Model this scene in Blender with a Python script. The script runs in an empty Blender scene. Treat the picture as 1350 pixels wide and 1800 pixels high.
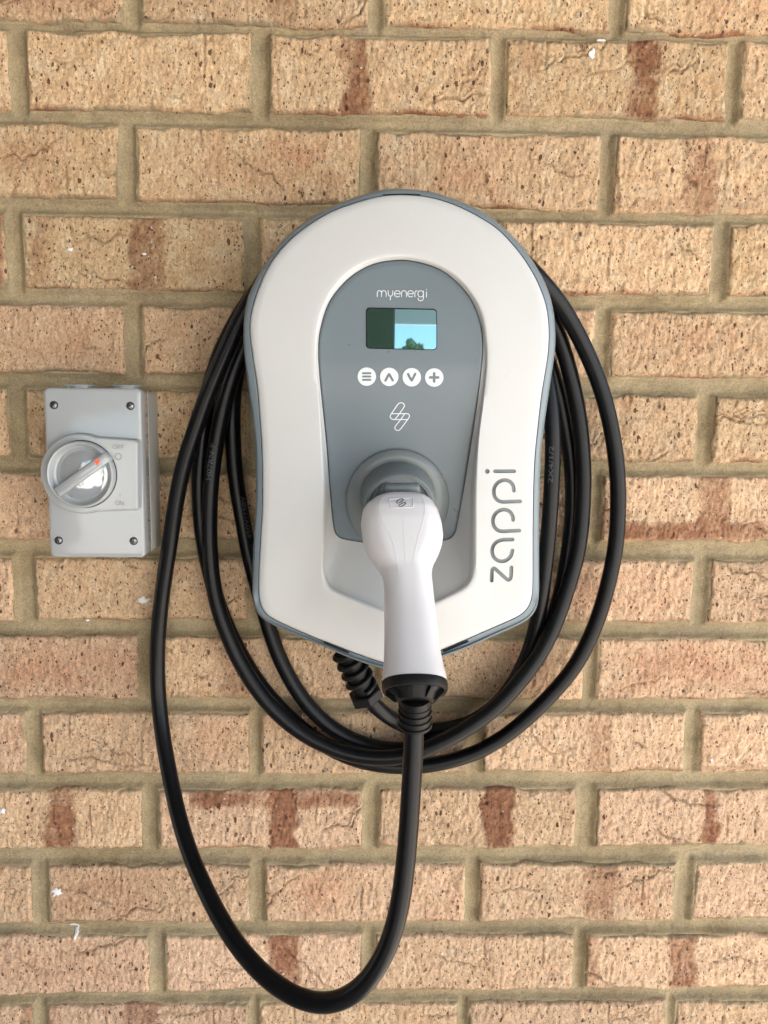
import bpy, math, random
import numpy as np
from mathutils import Vector, Matrix
random.seed(7); rng = np.random.default_rng(7)
scene = bpy.context.scene
COL = scene.collection

# ------------------------------------------------------------------ camera
F = 1352.0                                   # focal length in photo pixels (26 mm phone lens)
EYE = np.array([0.0, -0.8071, 0.0]); PIT, YAW, ROL = 0.1137, 0.0282, 0.0119
FWD = np.array([math.sin(YAW)*math.cos(PIT), math.cos(YAW)*math.cos(PIT), -math.sin(PIT)])
_r = np.array([math.cos(YAW), -math.sin(YAW), 0.0]); _u = np.cross(_r, FWD)
RGT = _r*math.cos(ROL)+_u*math.sin(ROL); UPV = -_r*math.sin(ROL)+_u*math.cos(ROL)
cam = bpy.data.cameras.new('camera'); camo = bpy.data.objects.new('camera', cam); COL.objects.link(camo)
cam.sensor_fit = 'VERTICAL'; cam.sensor_height = 36.0; cam.sensor_width = 36.0; cam.lens = F/1800*36.0
cam.clip_start = 0.01; cam.clip_end = 500
M = Matrix.Identity(4)
for i in range(3):
    M[i][0] = RGT[i]; M[i][1] = UPV[i]; M[i][2] = -FWD[i]; M[i][3] = EYE[i]
camo.matrix_world = M; scene.camera = camo

# ------------------------------------------------------------------ light
SUN_EL, SUN_AZ = math.radians(43), math.radians(52)   # azimuth measured from straight out of the wall (-Y) towards the right (+X)
sun_dir = Vector((math.sin(SUN_AZ)*math.cos(SUN_EL), -math.cos(SUN_AZ)*math.cos(SUN_EL), math.sin(SUN_EL)))
world = bpy.data.worlds.new('World'); scene.world = world; world.use_nodes = True
wn = world.node_tree.nodes; wl = world.node_tree.links; wn.clear()
wo = wn.new('ShaderNodeOutputWorld'); wb = wn.new('ShaderNodeBackground'); sk = wn.new('ShaderNodeTexSky')
sk.sky_type = 'NISHITA'; sk.sun_disc = False; sk.sun_elevation = SUN_EL
sk.sun_rotation = math.atan2(sun_dir.x, sun_dir.y)
sk.air_density = 1.0; sk.dust_density = 0.6; sk.ozone_density = 1.5
wb.inputs['Strength'].default_value = 0.075
wl.new(sk.outputs[0], wb.inputs[0]); wl.new(wb.outputs[0], wo.inputs[0])
sl = bpy.data.lights.new('sun', 'SUN'); sl.energy = 4.5; sl.angle = math.radians(0.53); sl.color = (1.0, 0.95, 0.88)
so = bpy.data.objects.new('sun', sl); COL.objects.link(so)
so.rotation_euler = (-sun_dir).to_track_quat('-Z', 'Y').to_euler(); so.location = sun_dir*20
scene.view_settings.view_transform = 'Standard'; scene.view_settings.look = 'None'
scene.view_settings.exposure = 2.6; scene.view_settings.gamma = 1.0
scene.render.engine = 'CYCLES'
scene.cycles.max_bounces = 8; scene.cycles.diffuse_bounces = 4
scene.cycles.use_denoising = True

# ------------------------------------------------------------------ helpers
def at(px, py, t=0.0):
    """world point, t metres out from the brick face, seen at photo pixel (px,py)"""
    d = FWD + (px-675)/F*RGT - (py-900)/F*UPV
    k = (-t-EYE[1])/d[1]
    return EYE+k*d
def atv(px, py, t):
    px = np.asarray(px, float); py = np.asarray(py, float); t = np.broadcast_to(np.asarray(t, float), px.shape)
    d = FWD[None] + ((px-675)/F)[:, None]*RGT[None] - ((py-900)/F)[:, None]*UPV[None]
    k = (-t-EYE[1])/d[:, 1]
    return EYE[None]+k[:, None]*d
def mm_at(px, py, t, n):     # length in metres of n photo pixels at that place
    return abs(at(px+n, py, t)[0]-at(px, py, t)[0])

ORG = {}
def empty(name, loc, label=None, cat=None, group=None):
    o = bpy.data.objects.new(name, None); COL.objects.link(o); o.location = loc; o.empty_display_size = 0.02
    ORG[o.name] = np.array(loc, float)
    if label: o['label'] = label
    if cat: o['category'] = cat
    if group: o['group'] = group
    return o
def obj(name, verts, faces, mat, parent=None, smooth=True, sharp=None, label=None, local=None):
    """mesh object from world-space verts; parented objects keep the thing's origin (or get their own with local=)"""
    v = np.asarray(verts, float)
    porg = ORG[parent.name] if parent else np.zeros(3)
    org = porg if local is None else np.array(local, float)
    me = bpy.data.meshes.new(name); v = v-org
    if isinstance(faces, np.ndarray):
        nf, k = faces.shape
        me.vertices.add(len(v)); me.vertices.foreach_set('co', v.ravel())
        me.loops.add(nf*k); me.loops.foreach_set('vertex_index', faces.ravel().astype(np.int32))
        me.polygons.add(nf); me.polygons.foreach_set('loop_start', np.arange(0, nf*k, k, dtype=np.int32))
        me.update(calc_edges=True)
    else:
        me.from_pydata([tuple(x) for x in v], [], faces); me.update()
    if smooth: me.polygons.foreach_set('use_smooth', [True]*len(me.polygons))
    if sharp is not None: me.set_sharp_from_angle(angle=math.radians(sharp))
    me.materials.append(mat)
    o = bpy.data.objects.new(name, me); COL.objects.link(o)
    ORG[o.name] = org
    if parent is not None: o.parent = parent
    o.location = tuple(org-porg) if parent is not None else tuple(org)
    if label: o['label'] = label
    return o

def spline(pts, n, closed=False):
    """centripetal-ish Catmull-Rom resampled evenly"""
    P = np.asarray(pts, float); out = []
    m = len(P); rngk = range(m if closed else m-1)
    for i in rngk:
        p1 = P[i]; p2 = P[(i+1) % m]
        p0 = P[i-1] if (closed or i > 0) else 2*p1-p2
        p3 = P[(i+2) % m] if (closed or i < m-2) else 2*p2-p1
        for s in np.linspace(0, 1, 24, endpoint=False):
            out.append(.5*((2*p1)+(-p0+p2)*s+(2*p0-5*p1+4*p2-p3)*s*s+(-p0+3*p1-3*p2+p3)*s**3))
    out.append(P[0] if closed else P[-1]); out = np.array(out)
    L = np.r_[0, np.cumsum(np.linalg.norm(np.diff(out, axis=0), axis=1))]
    q = np.linspace(0, L[-1], n+1 if closed else n)
    R = np.stack([np.interp(q, L, out[:, k]) for k in range(P.shape[1])], 1)
    return R[:-1] if closed else R

def loft(rings, close_u=True, cap0=False, cap1=False):
    """rings: list of (N,3); returns verts, faces"""
    N = len(rings[0]); V = np.concatenate(rings); Fc = []
    e = N if close_u else N-1
    for r in range(len(rings)-1):
        a = r*N; b = a+N
        for i in range(e):
            j = (i+1) % N
            Fc.append((a+i, a+j, b+j, b+i))
    if cap0: Fc.append(tuple(range(N-1, -1, -1)))
    if cap1: Fc.append(tuple((len(rings)-1)*N+i for i in range(N)))
    return V, Fc

def tube(path, r, sides=16, cap=True):
    P = np.asarray(path, float); T = np.gradient(P, axis=0); T /= np.linalg.norm(T, axis=1)[:, None]
    n = np.cross(T[0], [0.3, 1, 0.2]); n /= np.linalg.norm(n); rings = []
    rr = np.broadcast_to(np.asarray(r, float), (len(P),))
    for i in range(len(P)):
        n = n-T[i]*np.dot(n, T[i]); n /= np.linalg.norm(n); b = np.cross(T[i], n)
        a = np.arange(sides)*2*math.pi/sides
        rings.append(P[i]+rr[i]*(np.cos(a)[:, None]*n+np.sin(a)[:, None]*b))
    return loft(rings, True, cap, cap)

def ribbon(pts2, w, closed=False, n=None, caps=True):
    """flat stroke outline in 2D from a polyline: list of (x,y) -> list of polygons(quads) as 2D verts"""
    P = np.asarray(pts2, float)
    if closed: P = np.vstack([P, P[:1]])
    T = np.gradient(P, axis=0)
    if closed: T[0] = T[-1] = (P[1]-P[-2])
    T /= np.maximum(np.linalg.norm(T, axis=1), 1e-9)[:, None]
    Nn = np.stack([-T[:, 1], T[:, 0]], 1)*w/2
    L = list(P+Nn); R = list(P-Nn)
    if caps and not closed:
        def cap(c, t, nn):
            o = []
            for a in np.linspace(0, math.pi, 7)[1:-1]:
                o.append(c+nn*math.cos(a)+t*(w/2)*math.sin(a))
            return o
        endc = cap(P[-1], T[-1], Nn[-1]); startc = cap(P[0], -T[0], -Nn[0])
        return np.array(L+endc+R[::-1]+startc)
    return np.array(L+R[::-1])
def stroke_mesh(strokes, w, surf, h):
    """strokes: list of (2D px polylines, closed); surf(px,py)->t of surface; raised h. Returns verts, faces (strip quads + sides)"""
    V = []; Fc = []; h0 = h
    for si, (pts, closed) in enumerate(strokes):
        h = h0+.00002*si
        P = np.asarray(pts, float)
        if closed: P = np.vstack([P, P[:1]])
        T = np.gradient(P, axis=0)
        if closed: T[0] = T[-1] = P[1]-P[-2]
        T /= np.maximum(np.linalg.norm(T, axis=1), 1e-9)[:, None]
        Nn = np.stack([-T[:, 1], T[:, 0]], 1)
        prof = [(P[i], Nn[i], 1.0) for i in range(len(P))]
        if not closed:
            s = [(P[0]-T[0]*w/2*math.sin(a), Nn[0], math.cos(a)) for a in (1.45, 1.0, .5)]
            e = [(P[-1]+T[-1]*w/2*math.sin(a), Nn[-1], math.cos(a)) for a in (.5, 1.0, 1.45)]
            prof = s+prof+e
        base = len(V)
        for c, nn, k in prof:
            l = c+nn*w/2*k; r = c-nn*w/2*k
            tl = surf(*l); tr = surf(*r)
            V += [at(l[0], l[1], tl-.0004), at(l[0], l[1], tl+h), at(r[0], r[1], tr+h), at(r[0], r[1], tr-.0004)]
        m = len(prof)
        for i in range(m-1):
            a = base+4*i; b = a+4
            for k in range(4): Fc.append((a+k, b+k, b+(k+1) % 4, a+(k+1) % 4))
        if not closed: Fc += [(base, base+1, base+2, base+3), (base+4*(m-1)+3, base+4*(m-1)+2, base+4*(m-1)+1, base+4*(m-1))]
    return np.array(V), Fc

def merge(parts):
    V = []; Fc = []; n = 0
    for v, f in parts:
        V.append(np.asarray(v, float)); Fc += [tuple(int(i)+n for i in q) for q in f]; n += len(v)
    return np.concatenate(V), Fc
def rbox(c, ax, ay, az, hx, hy, hz, r=0.0006):
    """box with chamfered edges; ax,ay,az unit vectors"""
    c = np.asarray(c, float); rings = []
    for z, k in ((-hz, 1), (-hz+r, 0), (hz-r, 0), (hz, 1)):
        q = []
        for sx, sy in ((1, 1), (-1, 1), (-1, -1), (1, -1)):
            i = r*(1 if k else 0)
            X = hx-i; Y = hy-i
            pts = [(sx*X, sy*(Y-r)), (sx*(X-r), sy*Y)]
            if sx*sy < 0: pts.reverse()
            q += pts
        rings.append(np.array([c+ax*x+ay*y+az*z for x, y in q]))
    return loft(rings, True, True, True)
X3 = np.array([1., 0, 0]); Y3 = np.array([0., 1, 0]); Z3 = np.array([0., 0, 1])

# ------------------------------------------------------------------ numpy noise
def vnoise(x, y, seed):
    g = np.random.default_rng(seed).random((256, 256))
    xi = np.floor(x).astype(int); yi = np.floor(y).astype(int); fx = x-xi; fy = y-yi
    fx = fx*fx*(3-2*fx); fy = fy*fy*(3-2*fy)
    a = g[yi % 256, xi % 256]; b = g[yi % 256, (xi+1) % 256]; c = g[(yi+1) % 256, xi % 256]; d = g[(yi+1) % 256, (xi+1) % 256]
    return (a*(1-fx)+b*fx)*(1-fy)+(c*(1-fx)+d*fx)*fy-.5
def fbm(x, y, seed, o=4):
    s = 0; a = 1.0
    for k in range(o):
        s = s+a*vnoise(x*2**k, y*2**k, seed+k); a *= .5
    return s

# ------------------------------------------------------------------ materials
def new_mat(name):
    m = bpy.data.materials.new(name); m.use_nodes = True
    nt = m.node_tree; b = nt.nodes['Principled BSDF']
    return m, nt, b
def nd(nt, typ, **kw):
    n = nt.nodes.new(typ)
    for k, v in kw.items():
        if k.startswith('in_'): n.inputs[k[3:].replace('_', ' ')].default_value = v
        else: setattr(n, k, v)
    return n
def ramp(nt, fac, stops):
    r = nt.nodes.new('ShaderNodeValToRGB'); nt.links.new(fac, r.inputs[0]); e = r.color_ramp.elements
    while len(e) < len(stops): e.new(.5)
    for el, (p, c) in zip(e, stops):
        el.position = p; el.color = (c, c, c, 1) if not hasattr(c, '__len__') else (*c, 1)
    return r.outputs[0]
def mix(nt, fac, a, b, mode='MIX'):
    m = nt.nodes.new('ShaderNodeMix'); m.data_type = 'RGBA'; m.blend_type = mode
    for s, v in ((0, fac), (6, a), (7, b)):
        if hasattr(v, 'links') or hasattr(v, 'is_linked'): nt.links.new(v, m.inputs[s])
        else: m.inputs[s].default_value = v if s == 0 else (*v, 1)
    return m.outputs[2]
def math_(nt, op, a, b=None, c=None):
    m = nt.nodes.new('ShaderNodeMath'); m.operation = op
    for i, v in enumerate((a, b, c)):
        if v is None: continue
        if hasattr(v, 'is_linked'): nt.links.new(v, m.inputs[i])
        else: m.inputs[i].default_value = v
    return m.outputs[0]
def pos(nt, scale=(1, 1, 1), off=(0, 0, 0)):
    g = nt.nodes.new('ShaderNodeNewGeometry'); mp = nt.nodes.new('ShaderNodeMapping')
    nt.links.new(g.outputs['Position'], mp.inputs[0]); mp.inputs['Scale'].default_value = scale; mp.inputs['Location'].default_value = off
    return mp.outputs[0]
def noise(nt, vec, scale, detail=4, rough=.55, dist=0):
    n = nt.nodes.new('ShaderNodeTexNoise'); nt.links.new(vec, n.inputs['Vector'])
    n.inputs['Scale'].default_value = scale; n.inputs['Detail'].default_value = detail; n.inputs['Roughness'].default_value = rough
    n.inputs['Distortion'].default_value = dist
    return n.outputs[0]
def voro(nt, vec, scale, feature='F1'):
    n = nt.nodes.new('ShaderNodeTexVoronoi'); nt.links.new(vec, n.inputs['Vector']); n.inputs['Scale'].default_value = scale; n.feature = feature
    return n.outputs
def bump(nt, h, strength, dist, prev=None):
    b = nt.nodes.new('ShaderNodeBump'); nt.links.new(h, b.inputs['Height'])
    b.inputs['Strength'].default_value = strength; b.inputs['Distance'].default_value = dist
    if prev is not None: nt.links.new(prev, b.inputs['Normal'])
    return b.outputs[0]
def attr(nt, name, kind='GEOMETRY'):
    a = nt.nodes.new('ShaderNodeAttribute'); a.attribute_name = name; a.attribute_type = kind
    return a

def mortar_colour(nt):
    p = pos(nt)
    big = ramp(nt, noise(nt, p, 9, 4), [(.3, (.31, .235, .135)), (.5, (.42, .33, .20)), (.72, (.40, .32, .205))])
    fine = ramp(nt, noise(nt, p, 520, 5, .85), [(.28, .42), (.5, 1.0), (.74, 1.42)])
    return mix(nt, 1.0, big, fine, 'MULTIPLY')
def make_brick_mat():
    m, nt, b = new_mat('blond_rust_brick'); L = nt.links
    p = pos(nt); ps = pos(nt, (1, 1, .62)); ph = pos(nt, (.35, 1, 1))
    tone = attr(nt, 'tone', 'OBJECT').outputs['Fac']; pink = attr(nt, 'pink', 'OBJECT').outputs['Fac']
    rust = attr(nt, 'rust').outputs['Fac']; edge = attr(nt, 'edge').outputs['Fac']; pk = attr(nt, 'blush').outputs['Fac']
    base = ramp(nt, noise(nt, p, 45, 5, .6), [(.25, (.66, .415, .225)), (.5, (.79, .545, .315)), (.75, (.84, .67, .44))])
    base = mix(nt, pink, base, (.79, .53, .37))
    base = mix(nt, math_(nt, 'MULTIPLY', pk, .8), base, (.64, .31, .18))
    # fine mottling of sand and drag marks
    f1 = ramp(nt, noise(nt, ps, 420, 6, .8, .6), [(.30, .22), (.42, .76), (.54, 1.04), (.72, 1.45)])
    cre = ramp(nt, math_(nt, 'ABSOLUTE', math_(nt, 'SUBTRACT', noise(nt, pos(nt, (1, 1, .6), (3, 1, 2)), 190, 4, .6, 1.2), .5)), [(0, 0.0), (.035, 1.0)])
    cmask = ramp(nt, noise(nt, pos(nt, off=(5, 2, 1)), 110, 3), [(.45, 0.0), (.62, 1.0)])
    base = mix(nt, .9, base, f1, 'MULTIPLY')
    base = mix(nt, math_(nt, 'MULTIPLY', cmask, .5), base, ramp(nt, cre, [(0, (.40, .30, .22)), (1, (1, 1, 1))]), 'MULTIPLY')
    cr = attr(nt, 'crease_shade').outputs['Fac']
    base = mix(nt, math_(nt, 'MULTIPLY', cr, .62), base, (.24, .155, .085))  # darkens the creases in the colour, standing in for shade
    # rust flash, broken by noise
    rn = noise(nt, p, 230, 5, .7)
    rf = math_(nt, 'ADD', rust, math_(nt, 'MULTIPLY', math_(nt, 'SUBTRACT', rn, .5), .9))
    rf = ramp(nt, rf, [(.25, 0.0), (.85, .92)])
    rcol = ramp(nt, noise(nt, p, 120, 5, .7), [(.3, (.17, .065, .035)), (.55, (.33, .14, .072)), (.75, (.54, .30, .165))])
    base = mix(nt, math_(nt, 'MULTIPLY', rf, math_(nt, 'MINIMUM', math_(nt, 'MULTIPLY', rust, 3.0), 1.0)), base, rcol)
    # iron specks (dark, stretched upright) and pale grit
    def specks(vec, scale, thr, r, seed):
        v = nt.nodes.new('ShaderNodeTexVoronoi'); mp = nt.nodes.new('ShaderNodeMapping'); L.new(vec, mp.inputs[0]); mp.inputs['Location'].default_value = (seed, seed*2.1, seed*.7)
        dn = nt.nodes.new('ShaderNodeTexNoise'); L.new(mp.outputs[0], dn.inputs['Vector']); dn.inputs['Scale'].default_value = 260; dn.inputs['Detail'].default_value = 2
        va = nt.nodes.new('ShaderNodeVectorMath'); va.operation = 'MULTIPLY_ADD'; L.new(dn.outputs['Color'], va.inputs[0]); va.inputs[1].default_value = (.003, .003, .003); L.new(mp.outputs[0], va.inputs[2])
        L.new(va.outputs[0], v.inputs['Vector']); v.inputs['Scale'].default_value = scale
        sep = nt.nodes.new('ShaderNodeSeparateColor'); L.new(v.outputs['Color'], sep.inputs[0])
        pick = math_(nt, 'GREATER_THAN', sep.outputs[0], thr)
        size = math_(nt, 'MULTIPLY', math_(nt, 'ADD', math_(nt, 'POWER', sep.outputs[1], 2.5), .25), r)
        inside = math_(nt, 'LESS_THAN', v.outputs['Distance'], size)
        return math_(nt, 'MULTIPLY', pick, inside)
    s1 = specks(pos(nt, (1, 1, .6)), 230, .74, .34, 1.3)
    s2 = specks(pos(nt, (1, 1, .65)), 480, .55, .38, 4.7)
    s3 = specks(pos(nt), 300, .92, .32, 9.1)
    dark = math_(nt, 'MAXIMUM', s1, s2)
    dcol = ramp(nt, noise(nt, p, 60, 2), [(.4, (.085, .035, .025)), (.6, (.16, .06, .035))])
    base = mix(nt, math_(nt, 'MULTIPLY', dark, .88), base, dcol)
    base = mix(nt, math_(nt, 'MULTIPLY', s3, .85), base, (.78, .72, .62))
    # mortar smeared on the arrises
    en = math_(nt, 'ADD', edge, math_(nt, 'MULTIPLY', math_(nt, 'SUBTRACT', noise(nt, p, 130, 4, .65), .5), 1.3))
    ef = ramp(nt, en, [(.42, 0.0), (.72, .85)])
    base = mix(nt, ef, base, mortar_colour(nt))
    tn = nt.nodes.new('ShaderNodeMix'); tn.data_type = 'RGBA'; tn.blend_type = 'MULTIPLY'; tn.inputs[0].default_value = 1
    L.new(base, tn.inputs[6]); cc = nt.nodes.new('ShaderNodeCombineColor')
    for i in range(3): L.new(tone, cc.inputs[i])
    L.new(cc.outputs[0], tn.inputs[7])
    L.new(tn.outputs[2], b.inputs['Base Color'])
    b.inputs['Roughness'].default_value = .92; b.inputs['Specular IOR Level'].default_value = .25
    n1 = bump(nt, noise(nt, ps, 520, 6, .8, .5), 1.0, .0026)
    n2 = bump(nt, noise(nt, p, 240, 5, .7, .9), 1.0, .0011, n1)
    pit = math_(nt, 'ADD', math_(nt, 'SUBTRACT', 1.0, dark), math_(nt, 'MULTIPLY', cre, math_(nt, 'MULTIPLY', cmask, .8)))
    n3 = bump(nt, pit, .7, .0007, n2)
    L.new(n3, b.inputs['Normal'])
    return m
def make_mortar_mat():
    m, nt, b = new_mat('sand_mortar'); p = pos(nt)
    c = mortar_colour(nt)
    st = ramp(nt, noise(nt, pos(nt, (.6, 1, 1)), 30, 4, .6), [(.35, .82), (.6, 1.05)])
    c = mix(nt, 1, c, st, 'MULTIPLY')
    nt.links.new(c, b.inputs['Base Color']); b.inputs['Roughness'].default_value = .95; b.inputs['Specular IOR Level'].default_value = .2
    n1 = bump(nt, noise(nt, p, 600, 4, .8), 1.0, .0013); n2 = bump(nt, noise(nt, p, 130, 6, .7), .9, .0020, n1)
    nt.links.new(n2, b.inputs['Normal']); return m
def plastic(name, col, rough=.4, spec=.5, grain=0.0, gscale=1500, var=.03, coat=0, dirt=0):
    m, nt, b = new_mat(name); p = pos(nt)
    c = ramp(nt, noise(nt, p, 14, 5, .6), [(.3, tuple(x*(1-var) for x in col)), (.7, tuple(min(1, x*(1+var)) for x in col))])
    if dirt:
        d = ramp(nt, noise(nt, p, 75, 6, .75, .6), [(.62, 0.0), (.80, dirt)])
        c = mix(nt, d, c, tuple(x*.62 for x in col))
    nt.links.new(c, b.inputs['Base Color'])
    r = ramp(nt, noise(nt, p, 40, 4), [(.3, rough*.9), (.7, min(1, rough*1.12))])
    nt.links.new(r, b.inputs['Roughness']); b.inputs['Specular IOR Level'].default_value = spec
    b.inputs['Coat Weight'].default_value = coat; b.inputs['Coat Roughness'].default_value = .08
    if grain: nt.links.new(bump(nt, noise(nt, p, gscale, 2, .5), grain, .0003), b.inputs['Normal'])
    return m
M_BRICK = make_brick_mat(); M_MORTAR = make_mortar_mat()
M_WHITE = plastic('white_satin_plastic', (.525, .525, .52), .42, .45, .12, 1800, .012, dirt=.22)
M_PLUG = plastic('cool_white_plastic', (.60, .592, .612), .34, .5, .05, 1800, .012, dirt=.10)
M_RIM = plastic('blue_grey_plastic', (.165, .205, .23), .33, .5, .05, 1500, .04)
M_FASCIA = plastic('slate_grey_panel', (.125, .155, .175), .30, .5, .04, 1500, .04, dirt=.25)
M_COLLAR = plastic('mid_grey_moulding', (.15, .17, .175), .38, .5, .06, 1500, .04)
M_LETTER = plastic('letter_grey_plastic', (.18, .20, .205), .45, .4, 0, 1500, .03)
M_PRINT = plastic('pale_print_ink', (.64, .68, .69), .5, .4, 0, 1500, .02)
M_ICON = plastic('icon_grey_ink', (.14, .16, .18), .5, .4)
M_BLACK = plastic('black_rubber', (.0028, .003, .004), .33, .24, .10, 900, .15, dirt=.1)
M_BLACK2 = plastic('black_moulding', (.0045, .0045, .005), .45, .25, .10, 900, .15)
M_GAP = plastic('dark_gap', (.008, .008, .008), .8, .2)
M_MARK = plastic('worn_pale_marking', (.075, .08, .085), .5, .3)
M_ISO = plastic('pale_grey_box_plastic', (.33, .345, .355), .10, .5, 0, 1500, .015, coat=.35)
M_ISOB = plastic('grey_base_plastic', (.33, .335, .32), .35, .45, .05, 900, .03, dirt=.25)
M_ISOT = plastic('embossed_grey', (.21, .215, .22), .3, .5)
M_SIDETEXT = plastic('dark_grey_print', (.14, .145, .13), .5, .3)
M_RED = plastic('orange_red_ink', (.78, .10, .035), .35, .5)
M_FLECK = plastic('white_paint_fleck', (.74, .73, .72), .7, .3, .3, 600)
m, nt, b = new_mat('screw_steel'); b.inputs['Metallic'].default_value = 1; b.inputs['Roughness'].default_value = .28
nt.links.new(ramp(nt, noise(nt, pos(nt), 500, 3), [(.3, .12), (.7, .42)]), b.inputs['Base Color']); M_STEEL = m
m, nt, b = new_mat('lcd_glass'); b.inputs['Base Color'].default_value = (.05, .09, .06, 1); b.inputs['Roughness'].default_value = .015
b.inputs['IOR'].default_value = 3.9; b.inputs['Specular Tint'].default_value = (.46, .80, 1, 1); b.inputs['Specular IOR Level'].default_value = .5
nt.links.new(ramp(nt, noise(nt, pos(nt), 90, 2), [(.3, (.030, .055, .042)), (.7, (.036, .062, .047))]), b.inputs['Base Color']); M_LCD = m

m, nt, b = new_mat('polished_knob_floor'); b.inputs['Base Color'].default_value = (.26, .28, .30, 1); b.inputs['Roughness'].default_value = .06; b.inputs['IOR'].default_value = 2.7
nt.links.new(bump(nt, noise(nt, pos(nt), 55, 2), .5, .0012), b.inputs['Normal']); M_KNOB_FLOOR = m

# ------------------------------------------------------------------ behind the camera, partly added to shape the light (seen only as light and reflection)
def ground_mat():
    m, nt, b = new_mat('concrete_paving'); p = pos(nt)
    nt.links.new(ramp(nt, noise(nt, p, 3, 6, .6), [(.3, (.52, .49, .45)), (.7, (.62, .59, .55))]), b.inputs['Base Color'])
    b.inputs['Roughness'].default_value = .9; nt.links.new(bump(nt, noise(nt, p, 60, 4), .4, .003), b.inputs['Normal']); return m
GZ = -1.35
o = obj('ground', [(-150, 0.4, GZ), (150, 0.4, GZ), (150, -200, GZ), (-150, -200, GZ)], [(3, 2, 1, 0)], ground_mat(), smooth=False); o['kind'] = 'structure'
rend = plastic('blocker_tan', (.42, .33, .22), .9, .2, .2, 200)
o = obj('backlight_blocker', *rbox((0.2, .09, .0), X3, Y3, Z3, 5.0, .06, 1.346, .005), rend, smooth=False)  # added behind the bricks to stop light leaking from the back
o['label'] = 'plain tan wall added behind the brickwork to block light from behind'; o['category'] = 'wall'
o = obj('left_light_blocker', *rbox((-2.3, -2.9, 0), X3, Y3, Z3, .06, 2.4, 1.345, .005), plastic('blocker_brown', (.13, .10, .075), .85, .2), smooth=False)  # unseen, added to cut the light coming from the left
o['label'] = 'plain brown side wall, unseen, added to cut light from the left'; o['category'] = 'wall'
rf = empty('added_carport_roof', (0, -3, 1.35), 'flat carport roof added overhead to shade the wall, seen only in reflections', 'roof')  # unseen, added for its shade and its reflection in the display
M_ROOF = plastic('roof_sheet_grey', (.12, .12, .125), .6, .3)
obj('ceiling_panel', *rbox((-1.1, -2.75, 1.39), X3, Y3, Z3, 3.7, 2.7, .02, .003), M_ROOF, rf, smooth=False)
obj('edge_beam', *rbox((-1.1, -5.40, 1.06), X3, Y3, Z3, 3.7, .05, .305, .003), plastic('beam_grey', (.85, .87, .88), .5, .3), rf, smooth=False)
po = obj('reflection_post', *rbox((.036, -1.9, GZ+1.359), X3, Y3, Z3, .06, .06, 1.355, .004), plastic('dark_green_paint', (.03, .055, .04), .5, .3), smooth=False)  # added so the left part of the display reflects something dark
po['label'] = 'dark green square post added behind the viewer to darken part of the display reflection'; po['category'] = 'post'
tr = empty('garden_tree', (1.2, -17, GZ), 'leafy green tree across the driveway, mirrored tiny in the display', 'tree')
obj('trunk', *tube([(1.12, -17, GZ), (1.10, -17, .3), (1.12, -17.0, 1.6)], [.1, .07, .03], 10), plastic('bark', (.12, .085, .06), .9, .2), tr)
lv = []; lf = []
for i in range(2600):
    u = rng.normal(size=3); u /= np.linalg.norm(u); rad = (rng.random()**.45)
    c = np.array([1.12, -17, 1.64])+u*rad*np.array([.27, .27, .24])*(1+.3*math.sin(u[0]*5+u[2]*4)); a = rng.normal(size=3); a /= np.linalg.norm(a); q = np.cross(a, u); q /= np.linalg.norm(q)+1e-9
    s = .035*(.6+rng.random()); k = len(lv); lv += [c-a*s, c+q*s*.6, c+a*s, c-q*s*.6]; lf.append((k, k+1, k+2, k+3))
obj('crown', lv, lf, plastic('leaf_green', (.17, .24, .09), .6, .3, 0, 10, .3), tr, smooth=False)

# ------------------------------------------------------------------ brick wall
ROWS = {0: (-101, -78, 36, 61), 1: (54, 74, 193, 211), 2: (217, 243, 347, 378), 3: (375, 396, 508, 522), 4: (537, 549, 654, 666),
        5: (683, 699, 805, 814), 6: (833, 838, 949, 953), 7: (979, 987, 1090, 1095), 8: (1119, 1124, 1228, 1231), 9: (1254, 1255, 1361, 1358),
        10: (1390, 1387, 1496, 1488), 11: (1524, 1517, 1625, 1618), 12: (1646, 1643, 1748, 1737), 13: (1767, 1760, 1868, 1855)}
HEADS = {0: [(215, 247), (648, 676), (1075, 1103)], 1: [(14, 48), (443, 474), (863, 890), (1279, 1306)], 2: [(205, 240), (634, 661), (1054, 1083)],
         3: [(8, 40), (427, 459), (850, 880), (1254, 1284)], 4: [(218, 250), (640, 668), (1044, 1075)], 5: [(13, 47), (433, 462), (843, 871), (1224, 1257)],
         6: [(228, 254), (640, 668), (1036, 1060)], 7: [(22, 62), (436, 462), (838, 866), (1219, 1249)], 8: [(241, 268), (645, 668), (1027, 1052)],
         9: [(46, 74), (438, 460), (821, 851), (1205, 1233)], 10: [(250, 279), (637, 667), (1012, 1049)], 11: [(54, 85), (438, 467), (817, 845), (1187, 1220)],
         12: [(261, 291), (636, 660), (1008, 1031)], 13: [(59, 84), (437, 457), (804, 824), (1168, 1187)]}
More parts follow.
